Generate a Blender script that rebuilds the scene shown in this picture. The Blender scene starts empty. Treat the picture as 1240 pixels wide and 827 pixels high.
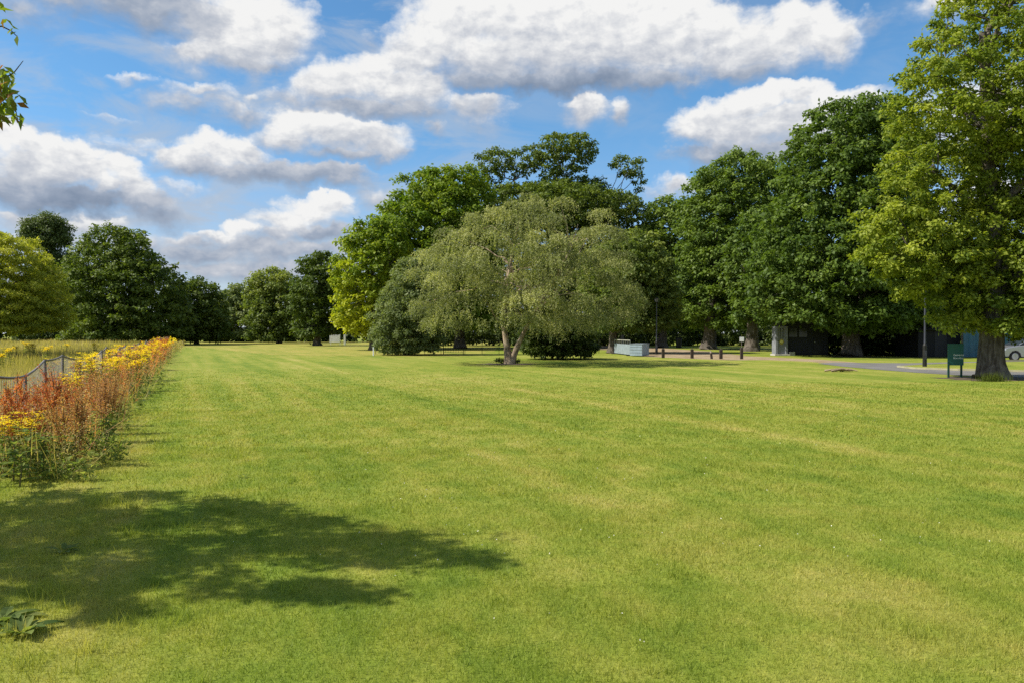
import bpy, bmesh, math, random
import numpy as np
from mathutils import Vector, Matrix

random.seed(11)
rng = np.random.default_rng(11)
scene = bpy.context.scene
COL = scene.collection
R = math.radians

# ------------------------------------------------------------------ camera
CAM_H, F_PX = 1.8, 930.0
PITCH = math.atan(10.5 / F_PX)
CP, SP = math.cos(PITCH), math.sin(PITCH)
cam = bpy.data.cameras.new('camera'); cam_o = bpy.data.objects.new('camera', cam); COL.objects.link(cam_o)
cam.sensor_width = 36; cam.lens = 36 * F_PX / 1240; cam.clip_start = 0.1; cam.clip_end = 5000
cam_o.location = (0, 0, CAM_H); cam_o.rotation_euler = (math.pi / 2 - PITCH, 0, 0)
scene.camera = cam_o

def ray(px, py):
    a = (px - 620) / F_PX; b = (413.5 - py) / F_PX
    return a, CP + b * SP, b * CP - SP

def at(px, py, Y):                     # the point of a line of sight at distance Y
    x, y, z = ray(px, py); t = Y / y
    return Vector((x * t, Y, CAM_H + z * t))

def gnd(px, py):                       # where a line of sight meets the ground
    x, y, z = ray(px, py); t = -CAM_H / z
    return Vector((x * t, y * t, 0))

# ------------------------------------------------------------------ objects
def link(o, parent=None):
    COL.objects.link(o)
    if parent is not None: o.parent = parent
    return o

def tag(o, label=None, cat=None, group=None, kind=None):
    if label: o['label'] = label
    if cat: o['category'] = cat
    if group: o['group'] = group
    if kind: o['kind'] = kind
    return o

def thing(name, loc, label, cat, group=None, rz=0):
    o = link(bpy.data.objects.new(name, None)); o.location = loc; o.rotation_euler = (0, 0, rz)
    o.empty_display_size = 0.2
    return tag(o, label, cat, group)

def copy_tree(o, parent=None):
    c = o.copy(); COL.objects.link(c); c.parent = parent
    for ch in list(o.children): copy_tree(ch, c)
    return c

def mesh_np(name, V, F, mat, parent=None, tint=None, smooth=False):
    """V (n,3); F (m,k) all faces of k corners, or a list of such arrays"""
    V = np.asarray(V, dtype=np.float32)
    Fs = F if isinstance(F, list) else [F]
    Fs = [np.asarray(f, dtype=np.int32) for f in Fs if len(f)]
    me = bpy.data.meshes.new(name)
    me.vertices.add(len(V)); me.vertices.foreach_set('co', V.ravel())
    nl = sum(f.size for f in Fs); npoly = sum(len(f) for f in Fs)
    me.loops.add(nl); me.polygons.add(npoly)
    me.loops.foreach_set('vertex_index', np.concatenate([f.ravel() for f in Fs]))
    tot = np.concatenate([np.full(len(f), f.shape[1], dtype=np.int32) for f in Fs])
    st = np.concatenate([[0], np.cumsum(tot)[:-1]]).astype(np.int32)
    me.polygons.foreach_set('loop_start', st)
    if smooth: me.polygons.foreach_set('use_smooth', np.ones(npoly, dtype=bool))
    if tint is not None:
        at_ = me.attributes.new('tint', 'FLOAT', 'POINT'); at_.data.foreach_set('value', np.asarray(tint, dtype=np.float32))
    me.update(calc_edges=True)
    me.materials.append(mat)
    return link(bpy.data.objects.new(name, me), parent)

def bm_obj(name, bm, mat, parent=None, bevel=0.0, smooth=False):
    me = bpy.data.meshes.new(name); bm.normal_update(); bm.to_mesh(me); bm.free()
    if smooth:
        for p in me.polygons: p.use_smooth = True
    me.materials.append(mat)
    o = link(bpy.data.objects.new(name, me), parent)
    if bevel:
        m = o.modifiers.new('bevel', 'BEVEL'); m.width = bevel; m.segments = 2; m.limit_method = 'ANGLE'
    return o

def bx(bm, x0, x1, y0, y1, z0, z1, M=None):
    m = Matrix.Translation(((x0 + x1) / 2, (y0 + y1) / 2, (z0 + z1) / 2)) @ Matrix.Diagonal((x1 - x0, y1 - y0, z1 - z0, 1))
    if M is not None: m = M @ m
    bmesh.ops.create_cube(bm, size=1, matrix=m)

def cyl(bm, p0, p1, r0, r1=None, seg=12):
    p0, p1 = Vector(p0), Vector(p1); d = p1 - p0
    q = Vector((0, 0, 1)).rotation_difference(d.normalized()).to_matrix().to_4x4()
    bmesh.ops.create_cone(bm, cap_ends=True, segments=seg, radius1=r0, radius2=r0 if r1 is None else r1, depth=d.length,
                          matrix=Matrix.Translation((p0 + p1) / 2) @ q)

def sheet(name, pts, z, mat):
    bm = bmesh.new(); vs = [bm.verts.new((p[0], p[1], z)) for p in pts]; f = bm.faces.new(vs)
    bm.normal_update()
    if f.normal.z < 0: f.normal_flip()
    bmesh.ops.triangulate(bm, faces=bm.faces[:])
    o = bm_obj(name, bm, mat); o['kind'] = 'structure'
    return o

# ------------------------------------------------------------------ node helper
class NT:
    def __init__(s, tree): s.t = tree; s.L = tree.links
    def n(s, typ, **kw):
        nd = s.t.nodes.new(typ)
        for k, v in kw.items(): setattr(nd, k, v)
        return nd
    def put(s, sock, v):
        if isinstance(v, bpy.types.NodeSocket): s.L.new(v, sock)
        elif v is not None: sock.default_value = v
    def m(s, op, a, b=None, c=None, clamp=False):
        nd = s.n('ShaderNodeMath', operation=op, use_clamp=clamp)
        for i, v in enumerate((a, b, c)):
            if v is not None: s.put(nd.inputs[i], v)
        return nd.outputs[0]
    def vm(s, op, a, b=None):
        nd = s.n('ShaderNodeVectorMath', operation=op); s.put(nd.inputs[0], a)
        if b is not None: s.put(nd.inputs[1], b)
        return nd.outputs[0]
    def comb(s, x=0, y=0, z=0):
        nd = s.n('ShaderNodeCombineXYZ')
        for i, v in enumerate((x, y, z)): s.put(nd.inputs[i], v)
        return nd.outputs[0]
    def noise(s, vec, scale, detail=4, rough=0.5, dist=0.0, dims='3D'):
        nd = s.n('ShaderNodeTexNoise', noise_dimensions=dims)
        s.put(nd.inputs['Vector'], vec); s.put(nd.inputs['Scale'], scale)
        nd.inputs['Detail'].default_value = detail; nd.inputs['Roughness'].default_value = rough; nd.inputs['Distortion'].default_value = dist
        return nd.outputs[0]
    def sstep(s, v, lo, hi, a=0.0, b=1.0, kind='SMOOTHSTEP'):
        nd = s.n('ShaderNodeMapRange', interpolation_type=kind); s.put(nd.inputs[0], v)
        for i, q in enumerate((lo, hi, a, b)): s.put(nd.inputs[i + 1], q)
        return nd.outputs[0]
    def mix(s, fac, a, b, mode='MIX'):
        nd = s.n('ShaderNodeMix', data_type='RGBA', blend_type=mode); s.put(nd.inputs[0], fac)
        for i, v in ((6, a), (7, b)):
            s.put(nd.inputs[i], (*v, 1) if isinstance(v, tuple) and len(v) == 3 else v)
        return nd.outputs[2]
    def ramp(s, fac, stops):
        nd = s.n('ShaderNodeValToRGB'); e = nd.color_ramp.elements
        while len(e) < len(stops): e.new(0.5)
        for el, (p, c) in zip(e, stops): el.position = p; el.color = (*c, 1)
        s.put(nd.inputs[0], fac); return nd.outputs[0]
    def bump(s, h, strength=0.5, dist=0.02):
        nd = s.n('ShaderNodeBump'); nd.inputs['Strength'].default_value = strength; nd.inputs['Distance'].default_value = dist
        s.put(nd.inputs['Height'], h); return nd.outputs[0]

def new_mat(name):
    m = bpy.data.materials.new(name); m.use_nodes = True; m.node_tree.nodes.clear()
    t = NT(m.node_tree); out = t.n('ShaderNodeOutputMaterial')
    return m, t, out

def pbr(t, col, rough=0.6, metal=0.0, spec=0.4, normal=None):
    p = t.n('ShaderNodeBsdfPrincipled'); t.put(p.inputs['Base Color'], (*col, 1) if isinstance(col, tuple) and len(col) == 3 else col)
    t.put(p.inputs['Roughness'], rough); p.inputs['Metallic'].default_value = metal; p.inputs['Specular IOR Level'].default_value = spec
    if normal is not None: t.put(p.inputs['Normal'], normal)
    return p.outputs[0]

def plain(name, col, rough=0.6, metal=0.0, var=0.25, scale=3.0, bump=0.15, spec=0.4):
    m, t, out = new_mat(name)
    oc = t.n('ShaderNodeTexCoord').outputs['Object']
    a = t.noise(oc, scale, 6, 0.6); b = t.noise(oc, scale * 9, 3, 0.5)
    f = t.m('ADD', t.m('MULTIPLY', a, 0.7), t.m('MULTIPLY', b, 0.3))
    k = t.sstep(f, 0.3, 0.7)
    c = t.mix(k, tuple(v * (1 - var) for v in col), tuple(min(1, v * (1 + var)) for v in col))
    t.L.new(pbr(t, c, t.sstep(a, 0.2, 0.8, max(0.05, rough - .12), min(1, rough + .12)), metal, spec, t.bump(b, bump, 0.01)), out.inputs[0])
    return m

def leaf_mat(name, stops, trans=0.35, rough=0.55, spec=0.25):
    m, t, out = new_mat(name)
    tint = t.n('ShaderNodeAttribute', attribute_name='tint').outputs['Fac']
    c = t.ramp(tint, stops)
    tr = t.n('ShaderNodeBsdfTranslucent')
    t.put(tr.inputs[0], t.mix(1.0, c, (1.25, 1.3, 0.55), 'MULTIPLY'))
    mx = t.n('ShaderNodeMixShader'); mx.inputs[0].default_value = min(.5, trans + .08)
    t.L.new(pbr(t, c, rough, 0, spec), mx.inputs[1]); t.L.new(tr.outputs[0], mx.inputs[2])
    t.L.new(mx.outputs[0], out.inputs[0])
    return m

def bark_mat(name, dark, light, scale=1.0, lichen=None):
    m, t, out = new_mat(name)
    oc = t.n('ShaderNodeTexCoord').outputs['Object']
    st = t.vm('MULTIPLY', oc, (1, 1, 0.22))
    a = t.noise(st, 9 * scale, 6, 0.65, 0.6); b = t.noise(oc, 1.3 * scale, 4, 0.6)
    c = t.mix(t.sstep(a, 0.35, 0.65), dark, light)
    c = t.mix(t.m('MULTIPLY', t.sstep(b, 0.45, 0.7), 0.5), c, lichen or tuple(v * 1.2 for v in light))
    t.L.new(pbr(t, c, 0.9, 0, 0.15, t.bump(a, 0.9, 0.05)), out.inputs[0])
    return m

# ------------------------------------------------------------------ sun and sky
TO_SUN_H = Vector((-0.97, -0.16, 0)).normalized(); ELEV = R(47)
to_sun = Vector((TO_SUN_H.x * math.cos(ELEV), TO_SUN_H.y * math.cos(ELEV), math.sin(ELEV)))
sl = bpy.data.lights.new('sun', 'SUN'); sl.energy = 4.9; sl.angle = R(0.6); sl.color = (1.0, 0.93, 0.80)
so = link(bpy.data.objects.new('sun', sl)); so.rotation_euler = to_sun.to_track_quat('Z', 'Y').to_euler(); so.location = (-30, 0, 40)

world = bpy.data.worlds.new('World'); scene.world = world; world.use_nodes = True
wt = world.node_tree; wt.nodes.clear(); W = NT(wt)

def px_dir(px, py):
    x, y, z = ray(px, py); l = math.sqrt(x * x + y * y + z * z)
    return math.atan2(x, y), math.asin(z / l)

# clouds: flattened bodies and puffs given by bearing and height in the sky; (px, py, half width, half height, brightness, density)
CLOUDS = [
 # great central cloud: body, heaped tops, grey base
 (680, 58, 120, 36, .93, 1), (790, 56, 120, 36, .95, 1), (590, 66, 70, 32, .94, 1), (890, 60, 80, 30, .95, 1), (560, 26, 54, 32, 1, 1), (522, 44, 46, 30, .98, 1), (604, 18, 52, 30, 1, 1), (640, 24, 60, 30, 1, 1),
 (702, 18, 60, 28, 1, 1), (762, 18, 60, 26, 1, 1), (822, 26, 52, 28, 1, 1), (864, 36, 42, 25, .98, 1), (975, 40, 42, 30, 1, 1), (1006, 50, 30, 26, .96, 1), (935, 56, 60, 28, .96, 1), (500, 68, 40, 24, .95, 1),
 (650, 97, 90, 13, .52, 1), (720, 98, 90, 13, .52, 1), (790, 97, 60, 13, .66, .9), (590, 96, 60, 13, .62, .9), (900, 86, 60, 14, .76, .9), (835, 100, 50, 12, .82, .7),
 # puffs beneath it
 (705, 131, 29, 18, .90, .9), (750, 138, 13, 13, .82, .7), (582, 134, 32, 24, .86, .7), (526, 160, 13, 10, .78, .6),
 # cloud over the chestnut trees
 (890, 160, 62, 22, .90, 1), (950, 150, 70, 24, .93, 1), (1005, 148, 56, 26, .94, 1), (935, 119, 36, 14, 1.04, 1), (970, 117, 36, 13, 1.04, 1), (905, 130, 36, 15, 1.02, 1), (866, 146, 36, 16, .98, 1), (845, 158, 32, 16, .94, 1), (1010, 124, 46, 13, 1, 1),
 (900, 185, 80, 13, .66, 1), (950, 182, 60, 12, .70, 1), (830, 166, 26, 9, .86, .8), (825, 226, 28, 12, .86, .7), (804, 233, 22, 10, .84, .5), (1040, 112, 26, 9, .86, .5), (1045, 28, 54, 15, .84, .34), (1160, 4, 56, 17, .96, .8), (1190, 150, 80, 50, .9, .7), (1200, 250, 60, 44, .9, .7),
 # upper left bank
 (292, 46, 64, 36, .98, 1), (342, 45, 38, 36, .95, .9), (240, 66, 46, 20, .92, .8), (312, 24, 48, 26, 1, .9), (180, 8, 100, 30, .64, .8), (245, 24, 54, 22, .72, .8), (90, 2, 90, 24, .68, .6), (25, 12, 64, 34, .74, .5), (300, 76, 60, 10, .74, .8), (440, 48, 18, 14, .8, .4),
 # stepped middle bank
 (455, 86, 36, 20, 1.02, 1), (430, 102, 46, 23, .98, 1), (482, 106, 48, 25, .96, 1), (398, 110, 42, 17, .94, .9), (520, 112, 36, 24, .92, .9), (440, 134, 80, 14, .70, .9), (510, 136, 44, 13, .76, .8), (360, 122, 40, 14, .82, .6),
 (374, 150, 46, 20, 1.02, 1), (420, 166, 60, 18, .94, 1), (456, 180, 36, 14, .86, .9), (350, 168, 32, 16, .94, 1), (420, 188, 60, 10, .74, .8),
 (265, 184, 42, 18, 1.02, 1), (225, 190, 30, 14, .96, 1), (300, 190, 32, 16, .96, 1), (330, 212, 74, 15, .66, .9), (392, 214, 60, 13, .68, .8), (250, 206, 54, 13, .78, .9),
 (240, 111, 46, 9, .94, .6), (302, 118, 16, 6, .9, .6), (226, 127, 60, 20, .76, .55), (290, 138, 66, 20, .76, .55), (165, 98, 28, 7, .92, .5), (130, 142, 40, 6, .9, .3), (170, 176, 60, 12, .9, .4),
 # left cumulus with a blue-grey base
 (20, 172, 26, 19, 1.04, 1), (-4, 164, 28, 22, 1.04, 1), (46, 180, 24, 17, 1.02, 1), (72, 184, 20, 15, 1.02, 1), (106, 192, 24, 17, 1.02, 1), (60, 204, 64, 26, .92, 1), (104, 208, 38, 22, .92, 1), (20, 226, 60, 26, .74, 1), (62, 240, 90, 22, .50, 1), (110, 246, 54, 14, .52, .9),
 (150, 206, 26, 19, 1.05, 1), (134, 230, 24, 13, 1.0, 1), (162, 228, 20, 22, .94, 1), (168, 250, 42, 18, .72, .9), (195, 264, 36, 18, .66, .7), (205, 226, 26, 16, .8, .4), (225, 236, 46, 14, .92, .4),
 # low clouds near the horizon
 (402, 246, 26, 14, 1.04, 1), (376, 258, 38, 17, 1.02, 1), (345, 270, 38, 15, .96, 1), (330, 286, 36, 12, .82, .9), (285, 278, 20, 9, 1.05, 1), (264, 287, 28, 7, .94, .9), (390, 282, 50, 12, .70, .9),
 (330, 304, 120, 15, .70, .9), (250, 308, 90, 15, .72, .8), (236, 294, 44, 11, .76, .7), (300, 328, 170, 16, .76, .8), (420, 306, 70, 14, .80, .6), (75, 270, 80, 13, .90, .8), (116, 272, 34, 11, .92, .8), (24, 262, 44, 9, .84, .7), (140, 300, 120, 16, .84, .6), (462, 240, 24, 12, .84, .6), (440, 230, 40, 9, .84, .35),
]
dirv = W.n('ShaderNodeTexCoord').outputs['Generated']
sep = W.n('ShaderNodeSeparateXYZ'); wt.links.new(dirv, sep.inputs[0])
az = W.m('ARCTAN2', sep.outputs[0], sep.outputs[1]); el = W.m('ARCSINE', sep.outputs[2])
P0 = W.comb(az, el, 0)
# turbulence that carries the outlines away from plain ellipses
wn = W.n('ShaderNodeTexNoise', noise_dimensions='2D'); W.put(wn.inputs['Vector'], W.vm('MULTIPLY', P0, (1, 1.3, 1)))
wn.inputs['Scale'].default_value = 9; wn.inputs['Detail'].default_value = 5; wn.inputs['Roughness'].default_value = .55
warp = W.vm('MULTIPLY', W.vm('SUBTRACT', wn.outputs['Color'], (.5, .5, .5)), (.050, .032, 0))
wn2 = W.n('ShaderNodeTexNoise', noise_dimensions='2D'); W.put(wn2.inputs['Vector'], P0)
wn2.inputs['Scale'].default_value = 34; wn2.inputs['Detail'].default_value = 4; wn2.inputs['Roughness'].default_value = .55
warp2 = W.vm('MULTIPLY', W.vm('SUBTRACT', wn2.outputs['Color'], (.5, .5, .5)), (.030, .024, 0))
Pw = W.vm('ADD', W.vm('ADD', P0, warp), warp2)
dens = None; ysum = None; wsum = None; bsum = None
for ci, (cx, cy, rx, ry, br, am) in enumerate(CLOUDS):
    if ci and ci % 10 == 0:             # keep the shader's working memory small: take the clouds in turns
        ge = W.m('MULTIPLY', W.m('ADD', W.m('ADD', dens, bsum), ysum), 1e-7); Pw = W.vm('ADD', Pw, W.comb(ge, ge, 0))
    a0, e0 = px_dir(cx, cy); k = 1.66 / F_PX * math.cos(a0) ** 1.6
    sx, sy = rx * k, ry * k
    mp = W.n('ShaderNodeMapping', vector_type='TEXTURE'); W.put(mp.inputs[0], Pw)
    mp.inputs['Location'].default_value = (a0, e0, 0); mp.inputs['Scale'].default_value = (sx, sy, 1)
    g = W.n('ShaderNodeTexGradient', gradient_type='SPHERICAL'); wt.links.new(mp.outputs[0], g.inputs[0])
    v = W.m('MULTIPLY', g.outputs['Fac'], am)
    w2 = W.m('POWER', v, 3.0)
    dt = W.n('ShaderNodeVectorMath', operation='DOT_PRODUCT'); wt.links.new(mp.outputs[0], dt.inputs[0]); dt.inputs[1].default_value = (0, 1, 0); yb = dt.outputs['Value']
    ysum = W.m('MULTIPLY', w2, yb) if ysum is None else W.m('MULTIPLY_ADD', w2, yb, ysum)
    dens = v if dens is None else W.m('SMOOTH_MAX', dens, v, 0.10)
    wsum = W.m('ADD', w2, 0.0004) if wsum is None else W.m('ADD', wsum, w2)
    bsum = W.m('MULTIPLY_ADD', w2, br, .85 * .0004) if bsum is None else W.m('MULTIPLY_ADD', w2, br, bsum)
bright = W.m('DIVIDE', bsum, wsum); yavg = W.m('DIVIDE', ysum, wsum)
# broken cloud added out of view, behind and overhead, for fill light
fill_cloud = W.m('MULTIPLY', W.sstep(W.noise(dirv, 3.0, 3, .5), .42, .62), W.m('MAXIMUM', W.sstep(W.m('ABSOLUTE', az), .75, .95), W.sstep(el, .55, .7)))
dens = W.m('MAXIMUM', dens, W.m('MULTIPLY', fill_cloud, W.sstep(el, 0.02, .2)))
def billow(vec, sc):
    vo = W.n('ShaderNodeTexVoronoi', feature='SMOOTH_F1', voronoi_dimensions='2D'); W.put(vo.inputs['Vector'], vec)
    vo.inputs['Scale'].default_value = sc; vo.inputs['Detail'].default_value = 3.5; vo.inputs['Roughness'].default_value = .55; vo.inputs['Lacunarity'].default_value = 2.3
    vo.inputs['Smoothness'].default_value = .6; vo.normalize = True
    return W.m('SUBTRACT', 1.0, vo.outputs['Distance'])
wisp = W.vm('ADD', W.vm('MULTIPLY', P0, (1, 1.7, 1)), W.vm('MULTIPLY', W.vm('SUBTRACT', wn.outputs['Color'], (.5, .5, .5)), (.03, .03, 0)))
b1 = billow(wisp, 19.0)
b2 = billow(W.vm('ADD', wisp, (-.010, .016, 0)), 19.0)
fn = W.noise(wisp, 30.0, 6, .62, 0, '2D')
field = W.m('ADD', dens, W.m('ADD', W.m('MULTIPLY', W.m('SUBTRACT', b1, .62), .42), W.m('MULTIPLY', W.m('SUBTRACT', fn, .5), .34)))
field = W.m('MULTIPLY', field, W.sstep(dens, 0.0, .16))
alpha = W.sstep(field, .12, W.sstep(yavg, -.5, .6, .86, .48))
relief = W.m('SUBTRACT', b1, b2)
lum = W.m('ADD', W.m('ADD', bright, W.m('MULTIPLY', W.m('SUBTRACT', yavg, .12), .30)), W.m('MULTIPLY', relief, .50))
lum = W.m('ADD', lum, W.m('MULTIPLY', W.m('SUBTRACT', fn, .5), .08))
# thin fair-weather veil on the left half
veil = W.noise(W.vm('MULTIPLY', P0, (3, 9, 1)), 2.2, 6, .6, .4, '2D')
veil = W.m('MULTIPLY', W.m('ADD', W.sstep(veil, .40, .70), W.sstep(el, .24, .04, 0, .7)), W.sstep(az, .18, -.22, .16, .66), clamp=True)
sky = W.n('ShaderNodeTexSky', sky_type='NISHITA', sun_disc=False)
sky.sun_elevation = ELEV; sky.sun_rotation = math.atan2(TO_SUN_H.x, TO_SUN_H.y); sky.air_density = 1.0; sky.dust_density = .6; sky.ozone_density = 2.0
SKY_STR = 0.095
SKY_TINT = (0.62, 0.98, 1.16)
skyc = W.mix(1.0, sky.outputs[0], W.mix(W.sstep(el, .02, .30), (.86, .93, 1.12), SKY_TINT), 'MULTIPLY')
CL = 5.4          # cloud radiance in the sky texture's own units
ccol = W.ramp(W.m('MULTIPLY', lum, 1.0), [(0.35, (.27 * CL, .355 * CL, .50 * CL)), (.62, (.46 * CL, .54 * CL, .68 * CL)), (.82, (.76 * CL, .80 * CL, .88 * CL)), (1.0, (1.2 * CL, 1.2 * CL, 1.19 * CL))])
c1 = W.mix(veil, skyc, (.62 * CL, .72 * CL, .86 * CL))
c2 = W.mix(alpha, c1, ccol)
bg = W.n('ShaderNodeBackground'); wt.links.new(c2, bg.inputs[0]); bg.inputs[1].default_value = SKY_STR
wo = W.n('ShaderNodeOutputWorld'); wt.links.new(bg.outputs[0], wo.inputs[0])
world.cycles.sampling_method = 'NONE'

vs = scene.view_settings; vs.view_transform = 'Standard'; vs.look = 'None'; vs.gamma = 1; vs.use_curve_mapping = False
vs.exposure = 0.55
scene.cycles.use_denoising = False
scene.cycles.max_bounces = 6; scene.cycles.diffuse_bounces = 3; scene.cycles.transmission_bounces = 3; scene.cycles.glossy_bounces = 2
scene.cycles.sample_clamp_indirect = 6

# ------------------------------------------------------------------ ground materials
def lawn_color(t, pos):
    """mown turf: dry streaks along the mowing direction, greener clover, small tufts"""
    flat = t.vm('MULTIPLY', pos, (1, 1, 0))
    mp = t.n('ShaderNodeMapping'); t.put(mp.inputs[0], flat)
    mp.inputs['Rotation'].default_value = (0, 0, R(-22.8)); rot = mp.outputs[0]     # mowing lines run along the fence
    s1 = t.noise(t.vm('MULTIPLY', rot, (1.3, .06, 1)), 1.0, 4, .55)
    s2 = t.noise(t.vm('MULTIPLY', rot, (.35, .035, 1)), 1.0, 3, .5)
    n1 = t.noise(flat, .22, 4, .55); n2 = t.noise(flat, 1.4, 5, .6, .3); n3 = t.noise(flat, 7.0, 4, .6)
    n4 = t.noise(t.vm('MULTIPLY', flat, (1, .35, 1)), 1.1, 4, .55)
    f = t.m('ADD', t.m('MULTIPLY', s1, .36), t.m('MULTIPLY', s2, .28))
    f = t.m('ADD', f, t.m('MULTIPLY', n1, .14)); f = t.m('ADD', f, t.m('MULTIPLY', n2, .30)); f = t.m('ADD', f, t.m('MULTIPLY', n3, .10)); f = t.m('ADD', f, t.m('MULTIPLY', n4, .16))
    f = t.m('MULTIPLY', f, 1 / 1.32)
    c = t.ramp(f, [(.38, (.090, .150, .017)), (.45, (.144, .196, .024)), (.50, (.194, .229, .033)), (.55, (.246, .254, .050)), (.63, (.350, .305, .100))])
    return c, f

def lawn_material(name, blade=False, dry=0.0):
    m, t, out = new_mat(name)
    pos = t.n('ShaderNodeNewGeometry').outputs['Position']
    c, f = lawn_color(t, pos)
    if blade:
        tint = t.n('ShaderNodeAttribute', attribute_name='tint').outputs['Fac']
        c = t.mix(t.sstep(tint, .90, .97, kind='LINEAR'), t.mix(1.0, c, t.ramp(tint, [(0, (1.05, 1.12, 1.0)), (.5, (1.5, 1.46, 1.4)), (.9, (2.0, 1.85, 2.0))]), 'MULTIPLY'), (.42, .36, .16))
        tr = t.n('ShaderNodeBsdfTranslucent'); t.put(tr.inputs[0], t.mix(1.0, c, (1.2, 1.2, .8), 'MULTIPLY'))
        mx = t.n('ShaderNodeMixShader'); mx.inputs[0].default_value = .45
        t.L.new(pbr(t, c, .55, 0, .25), mx.inputs[1]); t.L.new(tr.outputs[0], mx.inputs[2]); t.L.new(mx.outputs[0], out.inputs[0])
        return m
    if dry: c = t.mix(t.m('MULTIPLY', t.sstep(t.noise(pos, .35, 5, .6), .35, .62), dry), c, (.33, .28, .075))
    fine = t.noise(t.vm('MULTIPLY', pos, (1, 1, .4)), 34.0, 5, .7)
    mid = t.noise(t.vm('MULTIPLY', pos, (1, .6, 1)), 5.0, 6, .7)
    k = t.m('ADD', t.m('MULTIPLY', fine, .6), t.m('MULTIPLY', mid, .5))
    c = t.mix(1.0, c, t.ramp(k, [(.36, (.62, .68, .55)), (.55, (1, 1, 1)), (.74, (1.32, 1.25, 1.25))]), 'MULTIPLY')
    t.L.new(pbr(t, c, .9, 0, .12, t.bump(k, .55, .05)), out.inputs[0])
    return m

M_lawn = lawn_material('lawn_turf'); M_blade = lawn_material('lawn_blades', blade=True); M_rough = lawn_material('rough_turf', dry=.8)

def asphalt():
    m, t, out = new_mat('asphalt'); pos = t.n('ShaderNodeNewGeometry').outputs['Position']
    a = t.noise(pos, .6, 5, .6); b = t.noise(pos, 60, 3, .6)
    c = t.mix(t.sstep(a, .3, .7), (.13, .125, .12), (.19, .185, .18)); c = t.mix(t.m('MULTIPLY', b, .3), c, (.07, .07, .07))
    t.L.new(pbr(t, c, .85, 0, .3, t.bump(b, .4, .01)), out.inputs[0]); return m
def gravel():
    m, t, out = new_mat('gravel'); pos = t.n('ShaderNodeNewGeometry').outputs['Position']
    a = t.noise(t.vm('MULTIPLY', pos, (1, .5, 1)), .8, 6, .65); b = t.noise(pos, 40, 4, .6)
    c = t.mix(t.sstep(a, .35, .65), (.25, .18, .105), (.38, .30, .20)); c = t.mix(t.m('MULTIPLY', b, .4), c, (.16, .12, .08))
    t.L.new(pbr(t, c, .95, 0, .2, t.bump(b, .5, .02)), out.inputs[0]); return m
M_asphalt, M_gravel = asphalt(), gravel()
M_kerb = plain('kerb_stone', (.33, .31, .20), .8, var=.2)
M_soil = plain('soil', (.085, .062, .040), .95, var=.5, scale=6, bump=.6)

# ------------------------------------------------------------------ the setting
g = sheet('ground', [(-600, -60), (600, -60), (600, 1200), (-600, 1200)], 0.0, M_lawn)
G = gnd
sheet('rough_field', [G(225, 414.5), G(225, 419), G(330, 429.5), G(452, 431.2), G(560, 431), G(600, 425), G(600, 415), G(400, 414.2)], 0.004, M_rough)
sheet('gravel_path', [G(640, 420), G(760, 424.5), G(775, 431.4), G(840, 434.2), G(885, 436), G(930, 435.6), G(980, 437.5), G(1030, 442.6), G(1062, 442), G(1035, 438.5), G(990, 435), G(945, 433), G(905, 431), G(860, 425.5), G(780, 420), G(700, 417.6), G(640, 417.6)], 0.004, M_gravel)
sheet('asphalt_road', [G(990, 440), G(1020, 443.5), G(1060, 447.2), G(1110, 451), G(1160, 454.2), G(1240, 457), G(1500, 466), G(1500, 436), G(1240, 437.0), G(1150, 438.4), G(1100, 439.6), G(1050, 439.3), G(1010, 438.6)], 0.008, M_asphalt)
# grass island with its kerb
isl = [G(1086, 444.6), G(1105, 446.6), G(1160, 448.6), G(1240, 450.4), G(1500, 456), G(1500, 438.4), G(1240, 438.8), G(1170, 440.6), G(1110, 443.0)]
def inset(pts, d):
    c = sum((Vector(p) for p in pts), Vector()) / len(pts); out = []
    n = len(pts)
    for i in range(n):
        a, b, e = Vector(pts[i - 1]), Vector(pts[i]), Vector(pts[(i + 1) % n])
        t1, t2 = (b - a).normalized(), (e - b).normalized()
        nrm = Vector((-(t1 + t2).y, (t1 + t2).x, 0)).normalized()
        if (c - b).dot(nrm) < 0: nrm = -nrm
        out.append(b + nrm * d)
    return out
isl_in = inset(isl, .13)
bm = bmesh.new(); n = len(isl)
vo_b = [bm.verts.new((p.x, p.y, 0.0)) for p in isl]; vo_t = [bm.verts.new((p.x, p.y, .09)) for p in isl]; vi_t = [bm.verts.new((p.x, p.y, .09)) for p in isl_in]
vi_b = [bm.verts.new((p.x, p.y, .02)) for p in isl_in]
for i in range(n):
    j = (i + 1) % n
    bm.faces.new((vo_b[i], vo_b[j], vo_t[j], vo_t[i])); bm.faces.new((vo_t[i], vo_t[j], vi_t[j], vi_t[i])); bm.faces.new((vi_t[i], vi_t[j], vi_b[j], vi_b[i]))
bmesh.ops.recalc_face_normals(bm, faces=bm.faces[:])
k = bm_obj('kerb', bm, M_kerb); k['kind'] = 'structure'
sheet('verge', isl_in, .075, M_lawn)
bm = bmesh.new()
a, b = G(1205, 437.9), G(1500, 437.2); bx(bm, a.x, b.x, a.y + .6, a.y + .75, 0, .11)
k = bm_obj('kerb', bm, M_kerb); k['kind'] = 'structure'

# ------------------------------------------------------------------ foliage engine
def unit(v): return v / np.maximum(np.linalg.norm(v, axis=-1, keepdims=True), 1e-9)

def leaf_quads(P, N, A, L, Wd, fold=0.18):
    A = unit(A - N * np.sum(A * N, 1, keepdims=True)); B = np.cross(N, A)
    L = L[:, None]; Wd = Wd[:, None]
    mid = P + A * L * .45 + N * Wd * fold
    V = np.stack([P, mid + B * Wd * .5, P + A * L - N * L * .06, mid - B * Wd * .5], 1).reshape(-1, 3)
    F = np.arange(len(P) * 4, dtype=np.int32).reshape(-1, 4)
    return V, F

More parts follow.
